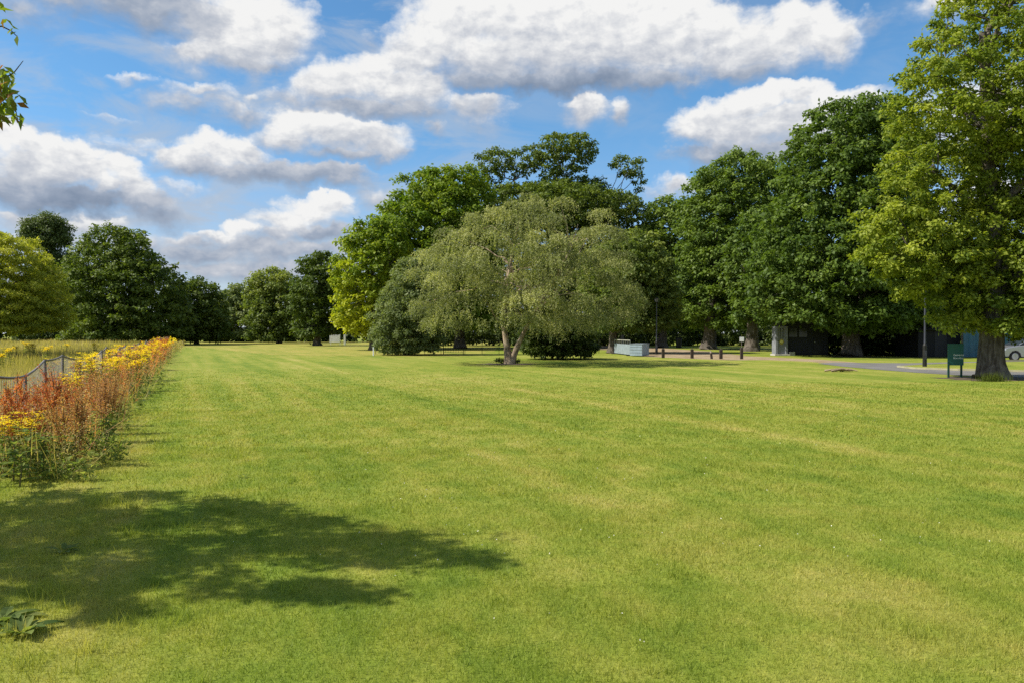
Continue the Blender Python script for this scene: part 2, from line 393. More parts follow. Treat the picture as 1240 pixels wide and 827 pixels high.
def tubes(paths, sides=7):
    """paths: list of (points (m,3), radii (m,), sides or None) -> V, F"""
    Vs, Fs, off = [], [], 0
    for pts, rad in paths:
        pts = np.asarray(pts, float); rad = np.asarray(rad, float); m = len(pts)
        k = sides if rad.max() > .06 else 5
        if rad.max() < .02: k = 3
        if rad.max() > .3: k = 16
        t = unit(np.gradient(pts, axis=0))
        ref = np.array([0.3, 1.0, 0.15]) if abs(t[:, 2]).mean() > .5 else np.array([0.05, 0.1, 1.0])
        u = unit(np.cross(t, ref)); v = np.cross(t, u)
        an = np.arange(k) * 2 * math.pi / k
        ring = u[:, None, :] * np.cos(an)[None, :, None] + v[:, None, :] * np.sin(an)[None, :, None]
        rr = np.repeat(rad[:, None], k, 1)
        if rad.max() > .3:                                           # root flare and flutes on a big bole
            h = np.linspace(0, 1, m)[:, None]
            rr = rr * (1 + .16 * np.exp(-h * 9) * np.cos(an * 5 + 1.0)[None] + .035 * np.cos(an * 7 + 2 + h * 3) + .03 * np.sin(an * 3 + h * 9))
        V = pts[:, None, :] + ring * rr[:, :, None]
        idx = off + np.arange(m * k).reshape(m, k)
        a = idx[:-1]; b = idx[1:]
        Fs.append(np.stack([a, np.roll(a, -1, 1), np.roll(b, -1, 1), b], -1).reshape(-1, 4))
        Vs.append(V.reshape(-1, 3)); off += m * k
    return np.concatenate(Vs), np.concatenate(Fs)

def poly_rows(poly, nz=60):
    P = np.asarray(poly); z0, z1 = P[:, 1].min(), P[:, 1].max(); zs = np.linspace(z0, z1, nz); lo = np.full(nz, np.nan); hi = np.full(nz, np.nan)
    Q = np.roll(P, -1, 0)
    for i, z in enumerate(zs):
        c = ((P[:, 1] <= z) != (Q[:, 1] <= z))
        if c.any():
            x = P[c, 0] + (z - P[c, 1]) / (Q[c, 1] - P[c, 1]) * (Q[c, 0] - P[c, 0]); lo[i], hi[i] = x.min(), x.max()
    ok = ~np.isnan(lo); return zs[ok], lo[ok], hi[ok]

def in_poly(poly, x, z):
    P = np.asarray(poly); Q = np.roll(P, -1, 0); r = np.zeros(len(x), bool)
    for (x0, z0), (x1, z1) in zip(P, Q):
        c = ((z0 <= z) != (z1 <= z)); d = (z1 - z0) if z1 != z0 else 1e-9
        r ^= c & (x < x0 + (z - z0) / d * (x1 - x0))
    return r

def edge_dist(poly, x, z):
    P = np.asarray(poly); Q = np.roll(P, -1, 0); p = np.stack([x, z], 1); best = np.full(len(x), 1e9)
    for a, b in zip(P, Q):
        d = b - a; t = np.clip(((p - a) @ d) / (d @ d + 1e-9), 0, 1); best = np.minimum(best, np.linalg.norm(p - a - t[:, None] * d, axis=1))
    return best

def crown_clumps(polys, Y, spacing, depth=.85, shell=.45, maxn=900, seed=0, yoff=0.0, inset_by=0.0):
    """clump centres through the volume of a crown whose front outline is polys (each a px polygon), round in plan"""
    r = np.random.default_rng(seed); res = []
    for poly in polys:
        pw = [(at(px, py, Y).x, at(px, py, Y).z) for px, py in poly]
        zs, lo, hi = poly_rows(pw); P = np.asarray(pw)
        n = 9000; x = r.uniform(P[:, 0].min(), P[:, 0].max(), n); z = r.uniform(P[:, 1].min(), P[:, 1].max(), n)
        ok = in_poly(pw, x, z) & (edge_dist(pw, x, z) > inset_by); x, z = x[ok], z[ok]
        l = np.interp(z, zs, lo); h = np.interp(z, zs, hi); c = (l + h) / 2; w = (h - l) / 2
        H = depth * np.sqrt(np.maximum(w * w - (x - c) ** 2, 0.02))
        u = r.uniform(-1, 1, len(x)); y = H * np.sign(u) * np.abs(u) ** shell
        C = np.stack([x, Y + yoff + y, z], 1)
        acc = np.empty((0, 3))
        for p in C:
            if len(acc) == 0 or ((acc - p) ** 2).sum(1).min() > spacing * spacing: acc = np.vstack([acc, p])
            if len(acc) >= maxn: break
        res.append(acc)
    return np.vstack(res)

def clump_leaves(C, rad, leaf, Y0, cover=1.5, flat=.72, droop=.3, up=.55, aspect=.6, seed=0, hue=.5, huev=.22, rnd=.9, backthin=.55, tophue=0.0, zr=None):
    r = np.random.default_rng(seed + 5); n = len(C)
    rr = rad * r.uniform(.65, 1.3, n)
    back = C[:, 1] > Y0
    cnt = (cover * math.pi * rr ** 2 / (leaf * leaf * aspect * .5)).astype(int)
    cnt = np.where(back, (cnt * backthin).astype(int), cnt)
    idx = np.repeat(np.arange(n), cnt); m = len(idx)
    # every clump is itself a few sub-clumps, so that its edge is ragged
    ns = 7; sub = unit(r.normal(size=(n, ns, 3))) * r.uniform(.35, .95, (n, ns, 1)); sub[:, :, 2] = sub[:, :, 2] * .8 + .1
    s = r.integers(0, ns, m); sc = sub[idx, s]
    d = unit(r.normal(size=(m, 3))); rad_f = r.uniform(0, 1, m) ** .45
    off = sc * .72 + d * (rad_f * .52)[:, None]
    off[:, 2] *= flat
    P = C[idx] + off * rr[idx][:, None]
    N = unit(unit(off) * .55 + np.array([0, 0, up]) + r.normal(size=(m, 3)) * rnd * .5)
    A = unit(off + r.normal(size=(m, 3)) * .8 + np.array([0, 0, -droop]))
    L = leaf * r.uniform(.65, 1.3, m) * np.where(back[idx], 1.25, 1); Wd = L * aspect * r.uniform(.8, 1.2, m)
    ch = r.normal(0, 1, n)
    tint = hue + huev * (.55 * ch[idx] + .65 * r.normal(0, 1, m))
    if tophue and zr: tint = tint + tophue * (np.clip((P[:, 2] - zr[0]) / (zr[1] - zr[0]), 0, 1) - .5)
    V, F = leaf_quads(P, N, A, L, Wd)
    return V, F, np.repeat(np.clip(tint, 0, 1), 4)

def curve(p0, p1, m, sag=.15, wob=.06, r=rng):
    p0, p1 = np.asarray(p0, float), np.asarray(p1, float); d = np.linalg.norm(p1 - p0)
    t = np.linspace(0, 1, m)[:, None]
    mid = (p0 + p1) / 2 + np.array([0, 0, sag * d]) + r.normal(size=3) * wob * d
    pts = (1 - t) ** 2 * p0 + 2 * t * (1 - t) * mid + t * t * p1
    pts[1:-1] += r.normal(size=(m - 2, 3)) * wob * .25 * d
    return pts

def wood(trunk, r0, C, limbs=7, twigs=5, seed=0, limb_r=.42, top_frac=.9):
    """trunk: list of 3D points; limbs grow from it towards groups of clumps, and branches from those to single clumps"""
    r = np.random.default_rng(seed + 9); T = np.asarray(trunk, float)
    tt = np.linspace(0, 1, 18) ** 1.7; s = np.linspace(0, 1, len(T))
    TP = np.stack([np.interp(tt, s, T[:, i]) for i in range(3)], 1); TP[1:-1, :2] += r.normal(size=(16, 2)) * r0 * .05
    h = TP[:, 2] - TP[0, 2]
    rad = r0 * (1 + .50 * np.exp(-h / (r0 * .9))) * (1 - .72 * tt)
    # dense lower rings for the flare
    paths = [(TP, rad)]
    cen = [C[r.integers(len(C))]]
    while len(cen) < min(limbs, len(C)):
        dd = np.min([((C - c) ** 2).sum(1) for c in cen], 0); cen.append(C[np.argmax(dd)])
    cen = np.array(cen)
    for _ in range(4):
        lab = np.argmin(((C[:, None] - cen[None]) ** 2).sum(2), 1)
        cen = np.array([C[lab == i].mean(0) if (lab == i).any() else cen[i] for i in range(len(cen))])
    for i, c in enumerate(cen):
        hd = math.hypot(c[0] - TP[-1, 0], c[1] - TP[-1, 1])
        z = np.clip(c[2] - .75 * hd - .1 * (c[2] - TP[0, 2]), TP[0, 2] + .22 * (TP[-1, 2] - TP[0, 2]), TP[-1, 2])
        q = np.array([np.interp(z, TP[:, 2], TP[:, j]) for j in range(3)]); rs = np.interp(z, TP[:, 2], rad)
        lp = curve(q, c, 9, .06, .10, r); lr = np.linspace(min(rs * .85, r0 * limb_r), r0 * .07, 9)
        paths.append((lp, lr))
        mem = C[lab == i]; r.shuffle(mem)
        for e in mem[:twigs]:
            j = 3 + int(np.argmin(((lp[3:8] - e) ** 2).sum(1))); paths.append((curve(lp[j], e, 6, .05, .12, r), np.linspace(lr[j] * .6, r0 * .02 + .008, 6)))
    return tubes(paths)

def set_local(V, loc): return np.asarray(V) - np.array([loc[0], loc[1], loc[2]])

M_bark_oak = bark_mat('oak_bark', (.055, .045, .036), (.15, .13, .11), .8, (.17, .17, .14))
M_bark_grey = bark_mat('grey_bark', (.06, .05, .04), (.17, .145, .12), 1.0)
M_bark_birch = bark_mat('birch_bark', (.13, .10, .07), (.44, .34, .24), 1.3, (.50, .42, .32))
M_bark_pine = bark_mat('pine_bark', (.06, .04, .03), (.19, .11, .07), 1.2)
def greens(d, m, l, k=1.5): return [(0.08, tuple(v * k for v in d)), (.5, tuple(v * k for v in m)), (.92, tuple(v * k for v in l))]
M_chestnut = leaf_mat('chestnut_leaf', greens((.034, .062, .012), (.072, .114, .019), (.134, .184, .034)), .32)
M_chest_yel = leaf_mat('yellow_chestnut_leaf', greens((.075, .125, .012), (.155, .200, .015), (.27, .285, .020)), .38)
M_chest_mid = leaf_mat('bright_chestnut_leaf', greens((.055, .105, .010), (.105, .155, .014), (.17, .21, .020)), .36)
M_oakdark = leaf_mat('dark_oak_leaf', greens((.040, .064, .011), (.072, .104, .016), (.122, .155, .025)), .28)
M_oakyel = leaf_mat('yellow_oak_leaf', greens((.055, .090, .013), (.128, .166, .019), (.235, .262, .032)), .36)
M_birch = leaf_mat('birch_leaf', greens((.088, .102, .038), (.158, .174, .066), (.260, .262, .110)), .36)
M_willow = leaf_mat('pale_willow_leaf', greens((.10, .13, .018), (.20, .22, .026), (.32, .32, .045)), .38)
M_grey = leaf_mat('grey_green_leaf', greens((.060, .085, .030), (.108, .138, .050), (.175, .200, .078)), .3)
M_olive = leaf_mat('olive_leaf', greens((.055, .085, .018), (.100, .135, .026), (.165, .19, .040)), .34)
M_pine = leaf_mat('pine_needles', greens((.030, .050, .016), (.054, .080, .022), (.09, .12, .032)), .22)
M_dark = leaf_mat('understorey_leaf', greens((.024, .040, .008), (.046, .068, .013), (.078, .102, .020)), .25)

def tree(name, label, polys, Y, base_px, r0, leafm, bark, leaf, clump, spacing=None, cover=1.5, depth=.85, top_px=None, limbs=7, twigs=5, seed=1, forks=None, cat='tree', group=None, yoff=0.0, maxn=900, keep=None, inset=.38, **kw):
    base = at(base_px, 403, Y); base.z = 0
    root = thing(name, base, label, cat, group)
    C = crown_clumps(polys, Y, spacing or clump * 1.05, depth, maxn=maxn, seed=seed, yoff=yoff, inset_by=clump * inset)
    if keep: C = keep(C)
    zr = (C[:, 2].min(), C[:, 2].max())
    V, F, t = clump_leaves(C, clump, leaf, Y + yoff + .5, cover, seed=seed, zr=zr, **kw)
    mesh_np('crown', set_local(V, base), F, leafm, root, t)
    tx = at(top_px[0], top_px[1], Y) if top_px else Vector((C[:, 0].mean() * .6 + base.x * .4, Y + yoff, zr[0] + .72 * (zr[1] - zr[0])))
    mid = base.lerp(tx, .45); mid.x = base.x * .75 + tx.x * .25
    VV, FF = wood([(base.x, base.y, -.05), tuple(mid), tuple(tx)], r0, C, limbs, twigs, seed)
    mesh_np('trunk', set_local(VV, base), FF, bark, root, smooth=True)
    return root, C

# ------------------------------------------------------------------ trees, from the left to the right
tree('feathery_tree', 'pale yellow-green feathery tree at the left edge beyond the meadow', [[(-90, 330), (-50, 285), (-10, 276), (12, 284), (35, 290), (50, 306), (62, 330), (70, 352), (78, 378), (72, 404), (-90, 410)]],
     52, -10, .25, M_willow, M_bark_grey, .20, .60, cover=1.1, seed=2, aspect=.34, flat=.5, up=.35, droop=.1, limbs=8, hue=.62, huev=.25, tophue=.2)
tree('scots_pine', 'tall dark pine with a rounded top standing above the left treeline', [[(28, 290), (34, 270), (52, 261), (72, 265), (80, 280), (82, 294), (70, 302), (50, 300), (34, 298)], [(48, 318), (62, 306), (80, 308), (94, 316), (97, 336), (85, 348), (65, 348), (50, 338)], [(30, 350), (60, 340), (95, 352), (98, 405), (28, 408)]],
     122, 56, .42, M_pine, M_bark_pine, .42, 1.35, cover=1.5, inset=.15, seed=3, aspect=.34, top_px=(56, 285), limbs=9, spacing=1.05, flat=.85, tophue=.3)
tree('broad_oak', 'broad domed dark oak, the largest tree of the left treeline', [[(84, 330), (96, 306), (103, 286), (125, 274), (148, 270), (170, 275), (182, 298), (190, 314), (186, 340), (130, 340), (90, 345)], [(82, 335), (110, 322), (160, 322), (192, 308), (206, 312), (214, 326), (222, 352), (230, 382), (230, 412), (86, 412)]],
     112, 140, .6, M_oakdark, M_bark_oak, .45, 1.35, spacing=1.5, cover=1.15, seed=4, top_px=(145, 290), limbs=10, twigs=7)
tree('round_tree', 'small round dark green tree right of the broad left oak', [[(203, 356), (214, 343), (236, 337), (256, 342), (270, 360), (279, 386), (277, 413), (203, 413)]],
     122, 238, .35, M_oakdark, M_bark_oak, .45, 1.3, seed=5, hue=.4)
tree('grey_willow', 'dull olive low tree in the far gap between darker trees', [[(254, 362), (268, 351), (290, 345), (310, 347), (320, 370), (320, 412), (254, 413)]],
     150, 288, .35, M_grey, M_bark_grey, .5, 1.5, seed=6, hue=.5)
tree('lime_tree', 'yellow-green round-topped tree at the far end of the lawn', [[(299, 348), (311, 331), (328, 322), (345, 326), (360, 336), (374, 352), (380, 385), (378, 410), (302, 413), (296, 380)]],
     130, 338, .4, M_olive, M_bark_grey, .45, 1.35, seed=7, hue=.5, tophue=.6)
tree('dark_sycamore', 'dark blue-green tree beside the yellow chestnut at the lawn end', [[(357, 335), (368, 313), (392, 304), (414, 308), (424, 340), (422, 404), (372, 412), (358, 402), (354, 370)]],
     108, 384, .5, M_oakdark, M_bark_grey, .42, 1.25, seed=8, hue=.25, huev=.16)
tree('yellow_chestnut', 'bright yellow-green chestnut standing left of the grey shrub', [[(406, 316), (412, 300), (424, 274), (448, 262), (480, 262), (497, 300), (494, 350), (484, 402), (440, 408), (412, 402), (405, 372), (404, 335)]],
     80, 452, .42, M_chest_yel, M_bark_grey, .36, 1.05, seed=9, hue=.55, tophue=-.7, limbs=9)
tree('domed_chestnut', 'tall bright green dome-topped chestnut behind the birch, left of the bare-branched oak', [[(446, 290), (454, 268), (462, 252), (480, 234), (495, 213), (520, 204), (550, 203), (578, 210), (592, 225), (604, 260), (604, 396), (480, 400), (456, 340)]],
     88, 557, .6, M_chest_mid, M_bark_grey, .36, 1.15, seed=10, hue=.5, limbs=10)
tree('spreading_oak', 'tall open oak with twisted bare limbs showing above the birch', [[(576, 206), (580, 188), (598, 181), (612, 182), (620, 194), (612, 212), (600, 226), (582, 230)], [(612, 190), (632, 179), (652, 178), (658, 196), (648, 212), (622, 214)], [(650, 186), (660, 168), (688, 163), (717, 169), (722, 184), (708, 202), (706, 222), (672, 230), (652, 216)], [(640, 226), (700, 222), (722, 230), (716, 244), (650, 250)],
      [(738, 197), (750, 191), (774, 193), (781, 216), (774, 234), (766, 218), (748, 210)], [(705, 215), (718, 212), (738, 226), (740, 240), (715, 240)], [(590, 232), (640, 226), (700, 232), (764, 238), (777, 250), (764, 268), (700, 272), (590, 270)], [(592, 262), (772, 266), (760, 396), (600, 398)]],
     95, 690, .75, M_oakdark, M_bark_oak, .33, .78, spacing=1.0, cover=1.2, inset=.02, seed=12, hue=.58, top_px=(672, 222), limbs=20, twigs=9)
tree('grey_shrub', 'dense grey-green bushy tree reaching the ground left of the birch', [[(452, 378), (466, 350), (486, 318), (502, 302), (530, 306), (546, 340), (546, 400), (532, 426), (474, 429), (456, 425), (448, 402)]],
     63, 492, .22, M_grey, M_bark_grey, .19, .62, cover=1.35, seed=13, hue=.5, aspect=.5, flat=.8, tophue=.2)
tree('plum_tree', 'rounded olive-green tree with a short dark trunk right of the birch', [[(698, 332), (714, 302), (740, 290), (775, 272), (800, 290), (815, 320), (824, 360), (818, 393), (790, 404), (750, 403), (714, 400)]],
     68, 741, .38, M_olive, M_bark_grey, .26, .8, seed=14, hue=.5, tophue=.2)
tree('ash_tree', 'mid-green tree in the gap between the bare-limbed oak and the chestnuts', [[(764, 292), (774, 262), (790, 244), (815, 241), (836, 252), (848, 290), (848, 396), (768, 400)]],
     94, 802, .55, M_chestnut, M_bark_grey, .38, 1.15, seed=15, hue=.75, inset=.1)
tree('horse_chestnut', 'broad dark green chestnut, left of the taller one, with a thick trunk behind bollards', [[(822, 282), (826, 242), (843, 206), (868, 192), (885, 185), (905, 188), (935, 192), (952, 206), (960, 240), (962, 300), (960, 372), (930, 392), (880, 399), (840, 400), (824, 390), (815, 350)]],
     84, 858, .72, M_chestnut, M_bark_oak, .34, 1.1, seed=16, hue=.55, limbs=10, twigs=6, huev=.2, tophue=.1)
tree('horse_chestnut', 'smaller dark chestnut whose shaded trunk stands left of the kiosk', [[(880, 300), (905, 262), (930, 250), (955, 270), (965, 320), (962, 388), (920, 396), (886, 392)]],
     75, 910, .62, M_chestnut, M_bark_oak, .32, 1.0, seed=17, hue=.4)
tree('horse_chestnut', 'tallest dark chestnut with drooping tiers, beside the kiosk', [[(915, 292), (932, 250), (946, 216), (953, 186), (960, 152), (985, 132), (1010, 125), (1040, 122), (1072, 128), (1096, 140), (1116, 170), (1128, 300), (1126, 388), (1090, 402), (1030, 408), (970, 399), (915, 390), (904, 350)]],
     60, 1031, .66, M_chestnut, M_bark_oak, .30, .88, seed=18, hue=.45, limbs=12, twigs=6, huev=.2, tophue=.1)
tree('horse_chestnut', 'dark chestnut behind the big oak, shading the blue hoarding', [[(1092, 336), (1120, 306), (1170, 300), (1240, 296), (1330, 300), (1350, 396), (1240, 402), (1092, 402)]],
     64, 1106, .5, M_chestnut, M_bark_oak, .32, .95, seed=19, hue=.35, limbs=9)
clear_of_sign = lambda C: C[~((C[:, 1] < 33.4) & (C[:, 2] < 2.0) & (C[:, 0] / C[:, 1] > .53) & (C[:, 0] / C[:, 1] < .645)) & ~((C[:, 2] < 1.7) & (C[:, 0] / C[:, 1] > .60) & (C[:, 0] / C[:, 1] < .66))]
_, CQ = tree('veteran_oak', 'huge yellow-green oak with a thick trunk beside the green sign', [
      [(1035, 290), (1045, 262), (1062, 228), (1070, 192), (1090, 170), (1130, 165), (1180, 190), (1180, 250), (1190, 330), (1180, 400), (1160, 425), (1142, 415), (1128, 385), (1105, 370), (1075, 345), (1040, 315)],
      [(1080, 112), (1095, 86), (1110, 70), (1118, 42), (1135, 26), (1142, 4), (1160, -20), (1180, -70), (1230, -95), (1290, -75), (1340, -20), (1370, 60), (1385, 160), (1375, 230), (1300, 240), (1250, 180), (1190, 200), (1150, 180), (1090, 165), (1078, 135)],
      [(1190, 290), (1240, 240), (1380, 230), (1375, 320), (1340, 390), (1300, 432), (1240, 416), (1205, 412), (1180, 405), (1182, 340)], [(1040, 300), (1080, 250), (1170, 240), (1190, 300), (1185, 400), (1160, 412), (1140, 405), (1110, 372), (1075, 340)],
      [(1150, 260), (1200, 225), (1260, 235), (1300, 300), (1290, 395), (1240, 412), (1205, 408), (1160, 404)], [(1170, 170), (1240, 150), (1290, 190), (1280, 270), (1200, 270), (1168, 230)]],
     30.4, 1203, .47, M_oakyel, M_bark_oak, .145, .52, spacing=.70, cover=1.3, depth=.75, inset=.35, seed=21, top_px=(1190, 40), limbs=18, twigs=9, hue=.55, maxn=480, huev=.25, aspect=.62, keep=clear_of_sign)

# weeping birch on two stems
def birch():
    Y = 45.3; base = at(617, 403, Y); base.z = 0
    root = thing('weeping_birch', base, 'pale olive weeping birch with a forked cream trunk alone on the lawn', 'tree')
    poly = [(500, 352), (494, 330), (512, 322), (508, 300), (530, 300), (532, 276), (560, 282), (566, 256), (592, 264), (604, 240), (624, 250), (640, 229), (664, 240), (684, 240), (704, 262), (728, 256), (738, 280), (758, 286), (750, 308), (776, 322), (764, 342), (782, 366), (762, 396), (738, 384), (716, 410), (694, 394), (668, 412), (640, 394), (618, 398), (588, 392), (560, 412), (540, 392), (516, 404), (500, 378)]
    C = crown_clumps([poly], Y, 1.15, .85, .42, 300, 31, 0, .30)
    r = np.random.default_rng(33); Ps, As, Hs = [], [], []
    hole = np.sin(C[:, 0] * 1.25 + 1.3 * np.sin(C[:, 2] * .9)) + np.sin(C[:, 2] * 1.7 + C[:, 0] * .6 + 1.0) + .6 * np.sin(C[:, 1] * 1.1 + C[:, 2])
    C = C[(hole > -1.05) | (C[:, 1] > Y + 2.0)]
    n = len(C)
    for i, c in enumerate(C):
        hue = .5 + .24 * r.normal(); R_ = r.uniform(.55, 1.15); front = c[1] < Y + 1.0
        out = np.array([c[0] - base.x, c[1] - Y, 0]); out = out / (np.linalg.norm(out) + 1e-6)
        for _ in range(int((50 if front else 18) * R_)):
            d = r.normal(size=3); d /= np.linalg.norm(d); d[2] = abs(d[2]) * .8 - .15
            s = c + d * R_ * r.uniform(.25, 1.0) ** .6 * np.array([.85, .85, .62]); ln = r.uniform(.35, 1.15)
            d0 = out * r.uniform(.0, .6) + d * .45 + np.array([0, 0, .2])
            k = int(ln / .042); u = np.linspace(0, 1, k)[:, None]
            p = s + d0 * ln * .55 * u + np.array([0, 0, -1.0]) * ln * .85 * u ** 2
            p = p + r.normal(size=p.shape) * .032
            a = d0 * .4 + np.array([0, 0, -1.5]) * u + r.normal(size=p.shape) * .7
            p = p[p[:, 2] > .95 + .35 * r.uniform()]; a = a[:len(p)]
            if len(p) == 0: continue
            Ps.append(p); As.append(a); Hs.append(hue + .2 * r.normal(size=len(p)))
    P = np.vstack(Ps); A = unit(np.vstack(As)); H = np.concatenate(Hs)
    N = unit(r.normal(size=P.shape) * .8 + np.array([-.55, -.35, .55])); L = .10 * r.uniform(.7, 1.35, len(P))
    V, F = leaf_quads(P, N, A, L, L * .5)
    mesh_np('crown', set_local(V, base), F, M_birch, root, np.repeat(np.clip(H, 0, 1), 4))
    # stems
    paths = []
    b = lambda px, py, dy=0: np.array(at(px, py, Y + dy))
    l1 = np.array([(base.x - .02, Y, -.05), b(616, 432), b(613, 415), b(610, 395), b(612, 370, .2), b(616, 335, .3), b(622, 300, .3), b(630, 262, .2)])
    l2 = np.array([(base.x + .08, Y - .05, -.02), b(622, 430, -.1), b(630, 412, -.2), b(640, 392, -.4), b(655, 368, -.6), b(675, 335, -.7), b(692, 300, -.7), b(700, 272, -.6)])
    paths += [(l1, [.36, .27, .165, .15, .13, .10, .07, .03]), (l2, [.30, .20, .14, .12, .10, .08, .05, .02])]
    for q in range(30):
        st = l1 if r.uniform() < .5 else l2; j = r.integers(3, 7)
        e = C[np.argmin(((C - st[j] - (r.normal(size=3) * (2.6, 2.0, .6) + (0, 0, 1.2))) ** 2).sum(1))]
        paths.append((curve(st[j], e, 7, .16, .10, r), np.linspace(.045, .010, 7)))
    for q in range(9):                                            # long arching limbs
        st = l1 if q % 2 else l2; e = C[r.integers(n)]; paths.append((curve(st[4], e, 9, .2, .08, r), np.linspace(.075, .015, 9)))
    V, F = tubes(paths); mesh_np('trunk', set_local(V, base), F, M_bark_birch, root, smooth=True)
    # suckering scrub at the foot
    Cb = np.array([[base.x + dx, Y + dy, .16] for dx, dy in ((-.62, -.1), (-.45, .2), (.32, .15), (.5, -.1), (-.8, .1))])
    V, F, t = clump_leaves(Cb, .26, .09, Y + 5, 1.3, seed=8, hue=.25); mesh_np('basal_foliage', set_local(V, base), F, M_dark, root, t)
birch()
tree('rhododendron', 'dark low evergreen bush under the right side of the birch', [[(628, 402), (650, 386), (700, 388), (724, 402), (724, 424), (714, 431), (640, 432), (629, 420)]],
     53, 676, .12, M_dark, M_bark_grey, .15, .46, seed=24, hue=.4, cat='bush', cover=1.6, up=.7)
tree('shade_hedge', 'dark hedge added to read as deep shade between the kiosk and the stand-in shed', [[(1000, 398), (1040, 392), (1080, 396), (1116, 398), (1116, 432), (1000, 431)]],
     63, 1060, .10, M_dark, M_bark_grey, .18, .52, seed=26, hue=.15, huev=.12, cat='hedge', cover=1.7, up=.6, depth=.35)  # dark foliage added so that this gap reads as deep shade
# distant woods and undergrowth: masses nobody could count
def mass(name, label, polys, Y, mat, leaf, clump, seed, hue=.4, depth=3.0, **kw):
    r = np.random.default_rng(seed); Cs = []
    for poly in polys:
        pw = [(at(px, py, Y).x, at(px, py, Y).z) for px, py in poly]; P = np.asarray(pw)
        x = r.uniform(P[:, 0].min(), P[:, 0].max(), 6000); z = r.uniform(P[:, 1].min(), P[:, 1].max(), 6000); ok = in_poly(pw, x, z)
        C = np.stack([x[ok], Y + r.uniform(-depth, depth, ok.sum()), z[ok]], 1); acc = np.empty((0, 3))
        for p in C:
            if len(acc) == 0 or ((acc - p) ** 2).sum(1).min() > (clump * 1.1) ** 2: acc = np.vstack([acc, p])
        Cs.append(acc)
    C = np.vstack(Cs); V, F, t = clump_leaves(C, clump, leaf, Y + 2, 1.5, seed=seed, hue=hue, **kw)
    o = mesh_np(name, V, F, mat, None, t); return tag(o, label, 'trees', None, 'stuff')
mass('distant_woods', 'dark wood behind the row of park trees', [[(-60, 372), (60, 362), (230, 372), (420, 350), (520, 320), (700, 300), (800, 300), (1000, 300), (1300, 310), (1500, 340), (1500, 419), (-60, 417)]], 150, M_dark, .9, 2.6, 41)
mass('woodland_undergrowth', 'shady evergreen undergrowth beneath the trees at the lawn edge', [[(500, 398), (560, 392), (640, 392), (760, 396), (800, 388), (860, 392), (900, 385), (960, 390), (1080, 392), (1200, 392), (1500, 385), (1500, 419), (1100, 420), (900, 420), (700, 414), (500, 412)]], 108, M_dark, .42, 1.3, 42, depth=4.0)

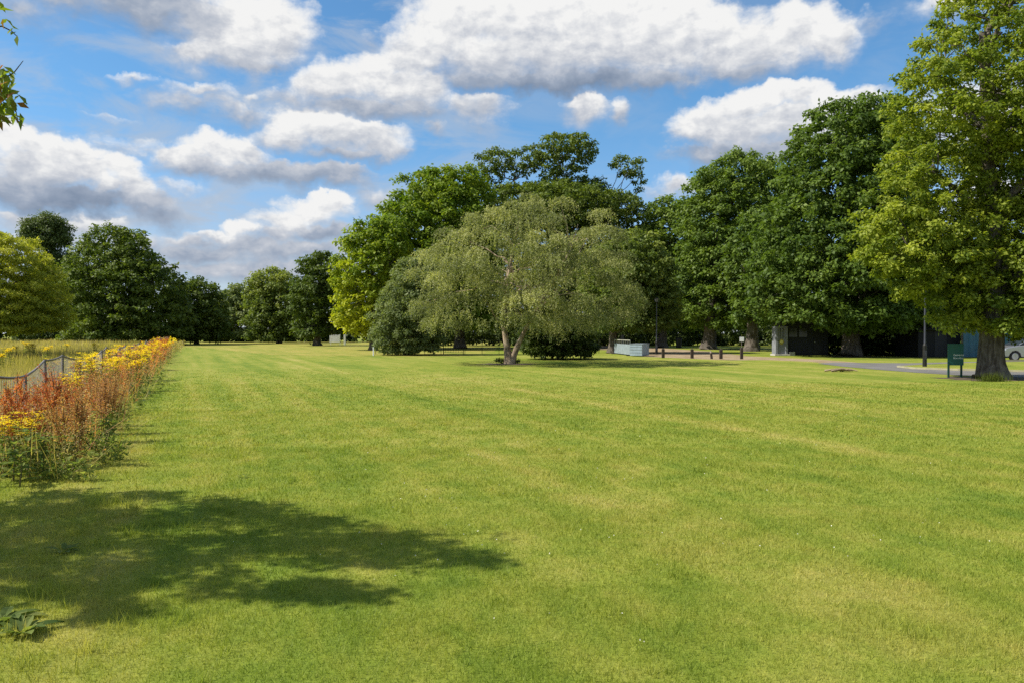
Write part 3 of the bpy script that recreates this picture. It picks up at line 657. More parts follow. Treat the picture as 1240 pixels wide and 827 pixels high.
# ------------------------------------------------------------------ the tree out of frame on the left, whose twigs hang into view and whose shadow lies on the lawn
M_overhang = leaf_mat('overhanging_leaf', [(.0, (.26, .10, .03)), (.14, (.24, .16, .03)), (.3, (.09, .15, .02)), (.9, (.24, .30, .04))], .45)
def overhang():
    r = np.random.default_rng(51)
    base = Vector((-9.4, 5.5, 0))
    root = thing('overhanging_tree', base, 'leafy twigs with browning leaves hanging into the top left corner', 'tree')
    main = [(-260, 664), (-60, 620), (60, 596), (150, 596), (330, 610), (430, 634), (520, 660), (604, 680), (540, 686), (440, 682), (330, 692), (240, 704), (150, 716), (60, 734), (-60, 750), (-260, 770)]
    lobe = [(250, 714), (330, 712), (390, 706), (462, 720), (430, 723), (330, 718)]; lobe2 = [(100, 739), (150, 735), (170, 741), (130, 744)]
    xs, ys = [], []
    for q, cnt in ((main, 4000), (lobe, 900), (lobe2, 500)):
        pts = [gnd(*p) for p in q]; P = [(p.x, p.y) for p in pts]; A = np.array(P)
        x = r.uniform(A[:, 0].min(), A[:, 0].max(), cnt); y = r.uniform(A[:, 1].min(), A[:, 1].max(), cnt); ok = in_poly(P, x, y); xs.append(x[ok]); ys.append(y[ok])
    x, y = np.concatenate(xs), np.concatenate(ys); o_ = r.permutation(len(x)); x, y = x[o_], y[o_]
    cot = 1 / math.tan(ELEV); sx, sy = TO_SUN_H.x * cot, TO_SUN_H.y * cot
    hmin = np.full(len(x), 2.8)
    for _ in range(30):
        bad = (x + sx * hmin) > -(.667 * (y + sy * hmin) + .55); hmin = np.where(bad, hmin + .25, hmin)
    h = hmin + r.uniform(0, 1, len(x)) ** 1.5 * 3.0
    C = np.stack([x + sx * h, y + sy * h, h], 1); acc = np.empty((0, 3))
    for p in C:
        if len(acc) == 0 or ((acc - p) ** 2).sum(1).min() > .30 ** 2: acc = np.vstack([acc, p])
    q = acc; gx = q[:, 0] - sx * q[:, 2]; gy = q[:, 1] - sy * q[:, 2]
    streak = np.sin(gy * 5.2 + .5 * np.sin(gx * 1.1)) * .6 + np.sin(gx * 1.9 + gy * 2.3) * .5 + np.sin(gx * 4.1 - gy * 3.0) * .35
    C = q[(streak > -.55) | (r.uniform(size=len(q)) < .12)][:420]
    V, F, t = clump_leaves(C, .25, .12, 99, .78, seed=52, hue=.6, huev=.2, rnd=1.0)
    # the twigs in view
    Yt = 6.2; tw = []; LP, LA, LH, LL = [], [], [], []
    start = np.array(at(-60, 40, Yt)); s2 = np.array(at(-70, 92, Yt))
    for (a, pxs) in ((start, [(-60, 40), (-20, 34), (2, 32), (14, 38), (22, 46)]), (s2, [(-70, 92), (-30, 86), (-4, 92), (8, 106), (18, 128), (22, 148)]), (s2, [(-30, 86), (4, 96), (17, 88), (28, 74)]), (s2, [(-30, 86), (-8, 108), (0, 130), (4, 148)])):
        pp = np.array([at(px, py, Yt + .02 * i) for i, (px, py) in enumerate(pxs)]); tw.append((pp, np.linspace(.012, .003, len(pp))))
    spots = [(-2, 8, .5), (2, 14, .5), (4, 30, .2), (12, 36, .7), (16, 42, .75), (20, 46, .7), (21, 50, .65), (0, 84, .2), (4, 88, .7), (2, 96, .6), (6, 100, .75), (10, 98, .85), (14, 96, .8), (18, 102, .7), (1, 108, .1), (6, 110, .6), (12, 108, .5), (20, 108, .7), (24, 118, .7), (26, 126, .65), (22, 122, .55), (14, 116, .5), (8, 118, .08), (3, 124, .55), (16, 128, .2), (20, 132, .1), (14, 134, .6), (24, 144, .6), (20, 148, .6), (27, 150, .5), (2, 138, .65), (5, 146, .6), (3, 152, .7), (8, 140, .6), (-3, 118, .5), (-4, 130, .1), (1, 118, .5)] + [(r.uniform(-6, 24) * (.45 + .55 * q / 34), 84 + 70 * q / 34, r.choice([.08, .5, .7, .85])) for q in range(34)] + [(r.uniform(-8, 20), r.uniform(92, 150), r.choice([.1, .5, .6, .7, .85])) for q in range(40)] + [(r.uniform(-8, 12), r.uniform(8, 34), .6) for q in range(8)]
    for (px, py, hh) in spots:
        LP.append(np.array(at(px, py - 7, Yt + r.uniform(-.25, .25)))); LA.append(np.array([r.uniform(-.3, .7), r.uniform(-.4, .4), -1.0 + r.uniform(-.2, .9)])); LH.append(hh + r.normal() * .06); LL.append(r.uniform(.07, .12))
    LP, LA, LH, LL = np.array(LP), unit(np.array(LA)), np.array(LH), np.array(LL)
    V2, F2 = leaf_quads(LP, unit(r.normal(size=LP.shape) + np.array([-.3, -.9, .3])), LA, LL, LL * .48)
    mesh_np('crown', set_local(np.vstack([V, V2]), base), np.vstack([F, F2 + len(V)]), M_overhang, root, np.concatenate([t, np.repeat(np.clip(LH, 0, 1), 4)]))
    tp = [(base.x, base.y, -.05), (base.x + .1, base.y, 2.2), (base.x + .3, base.y - .1, 6.0)]
    V, F = wood(tp, .22, C, 8, 6, 54)
    b1 = curve((base.x + .2, base.y, 4.0), start, 7, .05, .04, r); b2 = curve((base.x + .2, base.y, 3.6), s2, 7, .08, .04, r)
    V2, F2 = tubes(tw + [(b1, np.linspace(.06, .012, 7)), (b2, np.linspace(.06, .012, 7))])
    mesh_np('trunk', set_local(np.vstack([V, V2]), base), np.vstack([F, F2 + len(V)]), M_bark_grey, root, smooth=True)
overhang()
# EOF-PART-1

# ------------------------------------------------------------------ grass and wild plants
def blades(n, X, Y, h, w, r, tint, z0=0.0, lean=.55, tipt=None):
    """single pointed blades standing on the ground"""
    an = r.uniform(0, 2 * math.pi, n); c, s = np.cos(an), np.sin(an)
    ln = r.uniform(0, lean, n) * h; la = r.uniform(0, 2 * math.pi, n)
    b = np.stack([X, Y, np.full(n, z0)], 1); o = np.stack([c, s, np.zeros(n)], 1) * (w / 2)[:, None]
    tip = b + np.stack([np.cos(la) * ln, np.sin(la) * ln, h], 1)
    V = np.stack([b - o, b + o, tip], 1).reshape(-1, 3)
    t = np.stack([tint, tint, tint if tipt is None else tipt], 1).ravel()
    return V, np.arange(3 * n, dtype=np.int32).reshape(-1, 3), t

def edge_x(Y): return -1.42 - .42 * Y + .16 * np.sin(Y * 1.9) + .12 * np.sin(Y * 4.7 + 1)                 # right edge of the wild strip
def fence_x(Y): return -2.95 - .42 * Y

def lawn_blades():
    r = np.random.default_rng(61); Vs, Fs, Ts, off = [], [], [], 0
    for (y0, y1, dens, hh, ww) in ((3.5, 5.5, 6500, .034, .0038), (5.5, 8, 3800, .036, .0052), (8, 12, 1900, .038, .0075), (12, 18, 800, .040, .012), (18, 27, 300, .040, .02), (27, 40, 110, .036, .03)):
        xm = .70 * y1 + .5; A = 2 * xm * (y1 - y0); n = int(A * dens)
        X = r.uniform(-xm, xm, n); Y = r.uniform(y0, y1, n)
        ok = (r.uniform(0, 1, n) < np.clip((40 - Y) / 20, 0, 1)) & ((Y < 28) | (X < 8)) & (np.abs(X) < .70 * Y + .5) & (X > edge_x(Y) - .8); X, Y = X[ok], Y[ok]; n = len(X)
        # uneven sward: taller where two slow waves meet
        tuft = .5 + .5 * np.sin(X * 2.1 + 1.7 * np.sin(Y * 1.3)) * np.sin(Y * 2.7 + 1.3 * np.sin(X * 1.9))
        h = hh * r.uniform(.5, 1.25, n) * (.75 + .6 * tuft ** 2); w = ww * r.uniform(.7, 1.3, n)
        V, F, t = blades(n, X, Y, h, w, r, np.clip(r.uniform(0, .93, n), 0, 1), lean=1.1)
        Vs.append(V); Fs.append(F + off); Ts.append(t); off += len(V)
    o = mesh_np('lawn_grass', np.vstack(Vs), np.vstack(Fs), M_blade, None, np.concatenate(Ts))
    tag(o, 'short mown grass blades covering the near lawn', 'grass', None, 'stuff')
lawn_blades()

def tussocks():
    r = np.random.default_rng(64); Vs, Fs, Ts, off = [], [], [], 0
    for q in range(150):
        Y = 3.9 + 14 * r.uniform() ** 1.5; X = r.uniform(-.68, .68) * Y
        if q < 60: Y = r.uniform(4.0, 8.5); X = max(edge_x(Y) + .1, -.66 * Y) + abs(r.normal()) * .7
        if X < edge_x(Y): continue
        n = int(r.uniform(14, 46)); sp = r.uniform(.03, .09); tone = r.uniform(.1, .75)
        V, F, t = blades(n, X + r.normal(size=n) * sp, Y + r.normal(size=n) * sp, r.uniform(.04, .105, n) * (1.2 if q < 60 else .8), r.uniform(.004, .008, n) * max(1, Y / 6), r, np.clip(tone + r.normal(0, .1, n), 0, .93), lean=.9)
        Vs.append(V); Fs.append(F + off); Ts.append(t); off += len(V)
    o = mesh_np('grass_tussocks', np.vstack(Vs), np.vstack(Fs), M_blade, None, np.concatenate(Ts))
    tag(o, 'taller uncut grass tufts scattered over the near lawn', 'grass', None, 'stuff')
tussocks()

M_meadow = leaf_mat('meadow_grass', [(0, (.10, .13, .018)), (.4, (.24, .22, .04)), (.75, (.44, .36, .14)), (1, (.52, .42, .24))], .46, .7)
M_herb = leaf_mat('herb_leaf', [(0, (.075, .125, .035)), (.5, (.16, .215, .06)), (1, (.32, .34, .11))], .46, .6, .08)
M_dock = leaf_mat('dock_seed', [(0, (.25, .095, .055)), (.35, (.44, .19, .085)), (.7, (.56, .32, .14)), (1, (.66, .49, .27))], .46, .7)
M_red = leaf_mat('red_dock_seed', [(0, (.36, .075, .038)), (.5, (.62, .17, .06)), (1, (.68, .33, .11))], .46, .7)
M_yellow = leaf_mat('ragwort_flower', [(0, (.62, .36, .008)), (.4, (.86, .63, .010)), (1, (.92, .78, .04))], .46, .6)
M_mauve = leaf_mat('willowherb_seed', [(0, (.20, .13, .13)), (.5, (.36, .27, .28)), (1, (.52, .44, .40))], .3, .8)
M_stem = leaf_mat('stem', [(0, (.10, .075, .03)), (.5, (.17, .12, .05)), (1, (.22, .20, .08))], .05, .7)

def meadow():
    r = np.random.default_rng(62); Vs, Fs, Ts, off = [], [], [], 0
    for (y0, y1, dens, hh, ww) in ((7, 18, 260, .62, .010), (18, 36, 110, .66, .02), (36, 70, 36, .72, .045), (70, 125, 14, .80, .09)):
        xa, xb = -.72 * y1 - 3, fence_x(y0) ; A = (xb - xa) * (y1 - y0); n = int(A * dens)
        X = r.uniform(xa, xb, n); Y = r.uniform(y0, y1, n); ok = (X < fence_x(Y) - .1) & (X > -.72 * Y - 3); X, Y = X[ok], Y[ok]; n = len(X)
        patch = .5 + .5 * np.sin(X * .35 + 2 * np.sin(Y * .11)) * np.sin(Y * .23 + 1.1)
        h = hh * r.uniform(.4, 1.25, n) * (.6 + .5 * patch)
        t0 = np.clip(.45 + .4 * (patch - .5) + r.normal(0, .12, n), 0, 1)
        V, F, t = blades(n, X, Y, h, ww * r.uniform(.6, 1.4, n), r, t0, lean=.5, tipt=np.clip(t0 + .35 + r.normal(0, .15, n), 0, 1))
        Vs.append(V); Fs.append(F + off); Ts.append(t); off += len(V)
    o = mesh_np('meadow_grass', np.vstack(Vs), np.vstack(Fs), M_meadow, None, np.concatenate(Ts))
    tag(o, 'tall dry straw-coloured meadow grass beyond the wavy fence', 'grass', None, 'stuff')
meadow()

def stem_paths(r, n, h, spread, rad):
    out = []
    for _ in range(n):
        a = r.uniform(0, 6.28); s = spread * r.uniform(.3, 1); hh = h * r.uniform(.75, 1.05)
        b = np.array([math.cos(a) * .04, math.sin(a) * .04, -.02]); e = np.array([math.cos(a) * s, math.sin(a) * s, hh])
        out.append((curve(b, e, 5, .06, .03, r), np.linspace(rad, rad * .45, 5)))
    return out

def along(paths, r, per, lo, hi, spreadf, leaf, droop, aspect, huec, huev, stack=False):
    P, A, L = [], [], []
    for pts, rad in paths:
        t = r.uniform(lo, hi, per) if not stack else np.clip(r.normal((lo + hi) / 2, (hi - lo) / 3.2, per), lo, hi)
        s = np.linspace(0, 1, len(pts)); p = np.stack([np.interp(t, s, pts[:, i]) for i in range(3)], 1)
        d = unit(np.stack([r.normal(size=per), r.normal(size=per), r.normal(size=per) * .3 - droop], 1))
        P.append(p + d * spreadf * r.uniform(0, 1, (per, 1))); A.append(d); L.append(leaf * r.uniform(.6, 1.3, per) * (1.25 - .6 * t))
    P, A, L = np.vstack(P), np.vstack(A), np.concatenate(L)
    N = unit(r.normal(size=P.shape) * .6 + np.array([0, -.2, .8]))
    V, F = leaf_quads(P, N, A, L, L * aspect)
    return V, F, np.repeat(np.clip(r.normal(huec, huev, len(P)), 0, 1), 4)

def corymbs(paths, r, heads, per, size, spread):
    P, H = [], []
    twigs = []
    for pts, rad in paths:
        top = pts[-1]
        for _ in range(heads):
            a = r.uniform(0, 6.28); q = r.uniform(.02, spread); c = top + np.array([math.cos(a) * q, math.sin(a) * q, r.uniform(-.10, .05) - .2 * q])
            twigs.append((np.array([pts[-2] * .5 + top * .5, c]), [.003, .002]))
            hh = r.normal(.55, .2)
            for _ in range(per):
                P.append(c + r.normal(size=3) * (.030, .030, .008)); H.append(hh + .15 * r.normal())
    P = np.array(P); n = len(P)
    N = unit(np.array([0, 0, 1.0]) + r.normal(size=(n, 3)) * .35); A = unit(np.cross(N, r.normal(size=(n, 3)))); L = size * r.uniform(.7, 1.3, n)
    V, F = leaf_quads(P - A * (L * .5)[:, None], N, A, L, L * .95, .1)
    return V, F, np.repeat(np.clip(np.array(H), 0, 1), 4), twigs

RAG, DOCK = [], []
def ragwort(seed, label, group, detail):
    r = np.random.default_rng(seed); root = thing('ragwort', (0, 0, -50), label, 'wildflower', group)
    pa = stem_paths(r, 6, 1.0, .24, .006)
    V, F, t, tw = corymbs(pa, r, 8, 11 if detail else 8, .024 if detail else .034, .13)
    mesh_np('blossoms', V, F, M_yellow, root, t)
    SV, SF = tubes(pa + tw); mesh_np('stem', SV, SF, M_stem, root, np.full(len(SV), .5))
    V, F, t = along(pa, r, 26, .08, .85, .05, .12, .2, .32, .5, .25); mesh_np('foliage', V, F, M_herb, root, t)
    return root
def dock(seed, label, group, mat):
    r = np.random.default_rng(seed); root = thing('dock_plant', (0, 0, -50), label, 'wild plant', group)
    pa = stem_paths(r, 6, 1.15, .26, .006); sp = []
    for pts, rad in pa:
        for _ in range(5):
            j = r.integers(2, 4); e = pts[-1] * .55 + pts[j] * .45 + np.array([r.normal() * .09, r.normal() * .09, r.uniform(.0, .2)])
            sp.append((curve(pts[j], e, 4, .02, .04, r), np.linspace(.004, .002, 4)))
    SV, SF = tubes(pa + sp); mesh_np('stem', SV, SF, M_stem, root, np.full(len(SV), .2))
    a = along(pa, r, 130, .40, 1.0, .03, .022, .3, .8, .5, .22); b = along(sp, r, 60, .15, 1.0, .025, .020, .3, .8, .5, .22)
    mesh_np('seed_clumps', np.vstack([a[0], b[0]]), np.vstack([a[1], b[1] + len(a[0])]), mat, root, np.concatenate([a[2], b[2]]))
    V, F, t = along(pa, r, 10, .03, .45, .03, .17, .3, .28, .45, .25); mesh_np('foliage', V, F, M_herb, root, t)
    return root

GR_R, GR_D = 'yellow ragwort along the wavy fence', 'rusty dock plants along the lawn edge'
protoR = [ragwort(70 + i, 'ragwort', GR_R, i < 2) for i in range(4)]
protoD = [dock(80 + i, 'dock', GR_D, M_red if i == 0 else M_dock) for i in range(4)]
used = set()
def put(protos, i, X, Y, sc, rz, label, group):
    p = protos[i]
    o = p if p.name not in used else copy_tree(p)
    used.add(p.name)
    o.location = (X, Y, 0); o.scale = (sc * random.uniform(1.0, 1.3),) * 2 + (sc,); o.rotation_euler = (0, 0, rz); o['label'] = label; o['group'] = group
def putpx(protos, i, px, Y, sc, label, group): put(protos, i, at(px, 403, Y).x, Y, sc, random.uniform(0, 6.28), label, group)
# the ones that can be told apart
putpx(protoR, 0, 6, 9.7, .80, 'yellow ragwort at the left edge of the picture, nearest of all, before the red docks', GR_R)
putpx(protoR, 1, 28, 10.0, .72, 'short yellow ragwort just right of the nearest one, before the red docks', GR_R)
putpx(protoR, 0, 84, 15.6, 1.05, 'lone yellow ragwort rising behind the red docks in front of the fence', GR_R)
putpx(protoD, 0, 76, 11.9, 1.12, 'tallest and reddest dock spike, in the middle of the near clump', GR_D)
putpx(protoD, 0, 8, 11.6, 1.02, 'crimson dock at the left edge of the picture behind two ragworts', GR_D)
putpx(protoD, 1, 126, 12.6, .98, 'brown seeding dock at the right end of the near clump beside the lawn', GR_D)
rr_ = np.random.default_rng(90)
for q in range(15):
    Y = rr_.uniform(10.3, 15.0); X = edge_x(Y) - rr_.uniform(.05, 1.25); put(protoD, int(rr_.integers(0, 4)) if q % 3 else 0, X, Y, rr_.uniform(.66, .92), rr_.uniform(0, 6.28), 'rusty brown dock in the crowded near clump by the lawn edge', 'docks crowded in the near clump')
for q in range(10):
    Y = rr_.uniform(15.5, 24); X = edge_x(Y) - rr_.uniform(.1, 1.3); put(protoD, int(rr_.integers(1, 4)), X, Y, rr_.uniform(.5, .75), rr_.uniform(0, 6.28), 'brown dock between the near red clump and the yellow ragwort bank', 'docks between the two banks')
bank = [(21.0, 1.5), (23.0, .7), (26.5, 1.5), (29.0, .6), (33, 1.3), (37.5, .6), (43, 1.2), (47, .6), (52, 1.0), (57, .8)]
for q in range(34):
    c_ = bank[q % 10]; Y = c_[0] + rr_.normal() * .6 * c_[0] / 25; X = edge_x(Y) - c_[1] + rr_.normal() * .22; put(protoR, int(rr_.integers(0, 4)), X, Y, rr_.uniform(.95, 1.3), rr_.uniform(0, 6.28), 'yellow ragwort in the dense flowering bank beside the lawn', 'ragwort in the flowering bank')
for q in range(12):
    Y = rr_.uniform(24, 60); X = fence_x(Y) - rr_.uniform(.6, 3 + Y * .12); put(protoR, int(rr_.integers(2, 4)), X, Y, rr_.uniform(.9, 1.15), rr_.uniform(0, 6.28), 'scattered yellow ragwort in the dry meadow behind the fence', 'ragwort in the meadow')
for q in range(9):
    Y = rr_.uniform(55, 75); X = edge_x(Y) - rr_.uniform(.2, 1.6); put(protoD, 0, X, Y, rr_.uniform(1.1, 1.35), rr_.uniform(0, 6.28), 'red dock at the far tip of the flowering bank', 'red docks at the far tip')

def strip_mass(name, label, mat, n, ya, yb, w0, w1, h, size, aspect, hue, huev, seed, power=1.6, stems=True, zlo=.05, zhi=1.0, per=26, droop=.1):
    """close-set upright wild plants along the strip that read as one mass"""
    r = np.random.default_rng(seed); P, A, L, H = [], [], [], []
    for q in range(n):
        Y = ya + (yb - ya) * r.uniform() ** power; X = edge_x(Y) - r.uniform(w0, w1); hh = h * r.uniform(.6, 1.15); hu = r.normal(hue, huev)
        far = 1 + max(0, Y - 14) / 22; k = max(6, int(per / far))
        t = r.uniform(zlo, zhi, k); lean = r.normal(size=2) * .12 * hh
        p = np.stack([X + lean[0] * t + r.normal(size=k) * .035, Y + lean[1] * t + r.normal(size=k) * .035, hh * t], 1)
        P.append(p); A.append(np.stack([r.normal(size=k), r.normal(size=k), r.normal(size=k) * .5 + .35 - droop], 1)); L.append(size * far * r.uniform(.6, 1.3, k)); H.append(hu + .18 * r.normal(size=k))
        if stems:
            P.append(np.array([[X, Y, 0.0]])); A.append(np.array([[lean[0] / hh, lean[1] / hh, 1.0]])); L.append(np.array([hh * .98])); H.append(np.array([hu]))
    P = np.vstack(P); A = unit(np.vstack(A)); L = np.concatenate(L); H = np.concatenate(H)
    N = unit(r.normal(size=P.shape) + np.array([-.3, -.7, .3]))
    Wd = np.where(L > h * .45, .012, L * aspect)
    V, F = leaf_quads(P, N, A, L, Wd); o = mesh_np(name, V, F, mat, None, np.repeat(np.clip(H, 0, 1), 4))
    tag(o, label, 'wild plants', None, 'stuff')
strip_mass('dock_thicket', 'tangle of rusty seeding stalks along the lawn edge', M_dock, 380, 10.3, 62, .0, 1.3, 1.0, .028, .7, .5, .25, 101, per=60)
strip_mass('red_seed_heads', 'orange-red seed heads tangled among the yellow flowers', M_red, 260, 10.6, 80, .2, 1.7, .95, .026, .7, .55, .25, 102, zlo=.35, per=60, power=1.2)
strip_mass('green_undergrowth', 'green leafy undergrowth at the foot of the wildflowers', M_herb, 420, 9.3, 75, -.30, 1.8, .34, .085, .38, .5, .25, 103, stems=False, per=30)
strip_mass('dry_stalks', 'pale dry grass stalks between the wildflowers', M_meadow, 1500, 9.2, 90, -.12, 2.2, .80, .03, .4, .72, .18, 104, per=26)
strip_mass('willowherb_fluff', 'mauve-grey seeding willowherb in front of the fence', M_mauve, 330, 11.5, 80, .9, 2.1, .62, .040, .5, .5, .25, 105, per=44, zlo=.3)
strip_mass('rust_tops', 'orange and rust seed tops between the yellow flowers', M_red, 150, 22, 60, .1, 1.7, 1.15, .034, .6, .75, .2, 108, zlo=.45, per=60, power=1.1)
strip_mass('distant_flowers', 'far yellow flowers at the end of the wild strip', M_yellow, 130, 58, 115, .2, 2.2, 1.1, .032, .8, .4, .25, 106, zlo=.72, per=60, stems=False)
strip_mass('far_stalks', 'tawny stalks continuing along the far lawn edge', M_meadow, 420, 70, 140, -.6, 1.9, .75, .03, .5, .7, .2, 107, power=1.0, per=60)

# broad-leaved plants at the near left
def rosette(name, label, X, Y, n, L, seed, lift=.45, h=.0, cat='wild plant', stemh=0.0):
    r = np.random.default_rng(seed); root = thing(name, (X, Y, 0), label, cat)
    P, A, N, LL = [], [], [], []
    for q in range(n):
        a = q * 2.4 + r.uniform(-.3, .3); z = stemh * r.uniform(.1, 1); li = lift * r.uniform(.4, 1.6)
        d = np.array([math.cos(a), math.sin(a), li]); d /= np.linalg.norm(d); l = L * r.uniform(.6, 1.2)
        b = np.array([math.cos(a) * .03, math.sin(a) * .03, .01 + z]); side = np.array([-math.sin(a), math.cos(a), 0]); up = np.cross(d, side); up = up if up[2] > 0 else -up
        # a leaf of five stations, arching over
        for s0, s1, w0, w1 in ((0, .25, .04, .16), (.25, .55, .16, .17), (.55, .8, .17, .11), (.8, 1, .11, .0)):
            f = lambda s: b + d * l * s + np.array([0, 0, -1.0]) * l * .38 * s * s
            pa, pb = f(s0), f(s1); k = up * l * .05
            P.append([pa - side * w0 * l + k, pa, pb, pb - side * w1 * l + k]); P.append([pa, pa + side * w0 * l + k, pb + side * w1 * l + k, pb]); N.append(r.uniform(.3, .9)); LL.append(q)
    V = np.array(P).reshape(-1, 3); F = np.arange(len(V)).reshape(-1, 4); t = np.repeat(np.clip(.45 + .2 * np.repeat(r.normal(size=n), 8), 0, 1), 4)
    mesh_np('foliage', V, F, M_herb, root, t, smooth=True)
    if stemh:
        SV, SF = tubes([(np.array([[0, 0, -.02], [.02, .01, stemh * .5], [.03, -.02, stemh]]), [.012, .009, .005])]); mesh_np('stem', SV, SF, M_stem, root, np.full(len(SV), .9))
    return root
p = gnd(26, 768); rosette('broad_leaved_dock', 'large-leaved green dock rosette in the bottom left corner of the lawn', p.x, p.y, 17, .19, 111, .8)
p = gnd(4, 752); rosette('broad_leaved_dock', 'leafy dock rosette cut by the left edge of the picture', p.x, p.y, 12, .22, 112)
p = gnd(78, 668); rosette('lawn_weed', 'single taller weed standing in the shaded lawn', p.x, p.y, 9, .13, 113, .9)
p = gnd(294, 578); rosette('lawn_weed', 'small dark weed tuft alone on the sunlit lawn', p.x, p.y, 8, .09, 114, 1.2)
for i, (px, Y, h) in enumerate(((14, 9.3, .55), (34, 9.5, .62), (50, 9.9, .5), (22, 9.0, .42), (116, 21, .75), (146, 23.5, .7))):
    X = at(px, 403, Y).x
    lab = ['green thistle at the left edge in front of the docks', 'tallest green thistle in front of the red docks', 'green thistle right of the other near ones, at the foot of the docks', 'small green thistle nearest the shaded lawn', 'green leafy thistle between the docks and the yellow bank', 'green leafy thistle at the foot of the yellow bank'][i]
    rosette('thistle', lab, X, Y, 26, .20, 120 + i, .5, cat='wild plant', stemh=h)

def specks():
    r = np.random.default_rng(130); n = 170
    Y = 4 + 26 * r.uniform(size=n) ** 1.3; X = r.uniform(-.2, .68, n) * Y
    c = r.integers(0, 26, n); cx = r.uniform(-.25, .66, 26); cy = r.uniform(4.2, 16, 26)
    Y = cy[c] + r.normal(size=n) * .5 ; X = cx[c] * cy[c] + r.normal(size=n) * .9
    P = np.stack([X, Y, r.uniform(.035, .055, n)], 1); N = unit(np.array([0, -.3, 1.0]) + r.normal(size=(n, 3)) * .4); A = unit(np.cross(N, r.normal(size=(n, 3)))); L = .009 * r.uniform(.7, 1.4, n)
    V, F = leaf_quads(P, N, A, L, L); V2, F2 = leaf_quads(P, A, N, L, L)
    o = mesh_np('clover_flowers', np.vstack([V, V2]), np.vstack([F, F2 + len(V)]), plain('clover_white', (.72, .70, .60), .8), None)
    tag(o, 'tiny white clover flowers dotted over the lawn', 'flowers', None, 'stuff')
specks()

# ------------------------------------------------------------------ fences
M_greymetal = plain('weathered_metal', (.19, .165, .15), .55, .4)
M_pale = plain('weathered_pale', (.52, .46, .45), .85, var=.35)
M_iron = plain('black_iron', (.018, .019, .018), .5, .3)
def wavy_fence():
    r = np.random.default_rng(140); Y0 = 6.5; base = Vector((fence_x(Y0), Y0, 0))
    root = thing('wire_fence', base, 'low sagging grey fence between the wild strip and the dry meadow', 'fence')
    ys = [Y0]; 
    while ys[-1] < 118: ys.append(ys[-1] + 2.35)
    tops = [1.17 + .10 * math.sin(i * 1.7) + r.uniform(-.07, .07) for i in range(len(ys))]
    pr = [np.array([fence_x(y) + r.uniform(-.08, .08), y, h]) for y, h in zip(ys, tops)]
    for p in pr:
        V, F = tubes([(np.array([[p[0], p[1], -.05], [p[0] + r.uniform(-.03, .03), p[1], p[2] * .5], [p[0], p[1], p[2] + .03]]), [.034, .032, .030])])
        mesh_np('post', set_local(V, base), F, M_greymetal, root, smooth=True)
    rail, wires, pick = [], [[], []], []
    for a, b in zip(pr[:-1], pr[1:]):
        for t in np.linspace(0, 1, 7)[:-1]:
            q = a * (1 - t) + b * t; q[2] -= .03 * math.sin(math.pi * t); rail.append(q)
            for j, f in enumerate((.25, .62)): w = q.copy(); w[2] *= f; wires[j].append(w)
        for t in np.arange(0.02, 1, .05):
            q = a * (1 - t) + b * t; q[2] -= .03 * math.sin(math.pi * t); bt = q.copy(); bt[2] = .03; pick.append((np.array([bt, q]), [.006, .006]))
    V, F = tubes([(np.array(rail), np.full(len(rail), .022))]); mesh_np('top_rail', set_local(V, base), F, M_greymetal, root, smooth=True)
    for wv in wires:
        V, F = tubes([(np.array(wv), np.full(len(wv), .005))]); mesh_np('wire', set_local(V, base), F, M_greymetal, root)
    V, F = tubes(pick); mesh_np('pale_mesh', set_local(V, base), F, M_pale, root)
wavy_fence()

def railing(label, pts, n, seed, h=1.15, name='estate_railing'):
    base = Vector(pts[0]); root = thing(name, base, label, 'fence')
    A, B = Vector(pts[0]), Vector(pts[-1])
    seg = [Vector(p) for p in pts]
    L = [0]
    for a, b in zip(seg[:-1], seg[1:]): L.append(L[-1] + (b - a).length)
    def pos(s):
        for i in range(len(seg) - 1):
            if s <= L[i + 1] + 1e-6: return seg[i].lerp(seg[i + 1], (s - L[i]) / (L[i + 1] - L[i]))
        return seg[-1]
    for i in range(n + 1):
        p = pos(L[-1] * i / n) - base; bm = bmesh.new(); bx(bm, p.x - .02, p.x + .02, p.y - .02, p.y + .02, -.05, h); bm_obj('post', bm, M_iron, root)
    for z in (.25, .5, .75, 1.0):
        V, F = tubes([(np.array([tuple(pos(L[-1] * i / n) - base + Vector((0, 0, z * h))) for i in range(n + 1)]), np.full(n + 1, .010))]); mesh_np('rail', V, F, M_iron, root)
railing('thin black iron estate railing running behind the birch trunk', [gnd(455, 428.8), gnd(534, 428.6), ], 4, 1)
railing('thin black iron railing between the birch and the pale box', [gnd(563, 428.4), gnd(640, 428), gnd(745, 427.6)], 9, 2)
a, b = gnd(537, 428.6), gnd(561, 428.6); root = thing('metal_gate', a, 'narrow black gate of upright bars in the railing left of the birch', 'gate')
bm = bmesh.new()
for z in (.12, 1.15): bx(bm, 0, b.x - a.x, -.015, .015, z, z + .03)
for x in (0.0, b.x - a.x): bx(bm, x - .03, x + .03, -.03, .03, 0, 1.3)
bm_obj('gate_frame', bm, M_iron, root)
bm = bmesh.new()
for x in np.linspace(.18, b.x - a.x - .18, 7): bx(bm, x - .010, x + .010, -.010, .010, .15, 1.15)
bm_obj('bars', bm, M_iron, root)

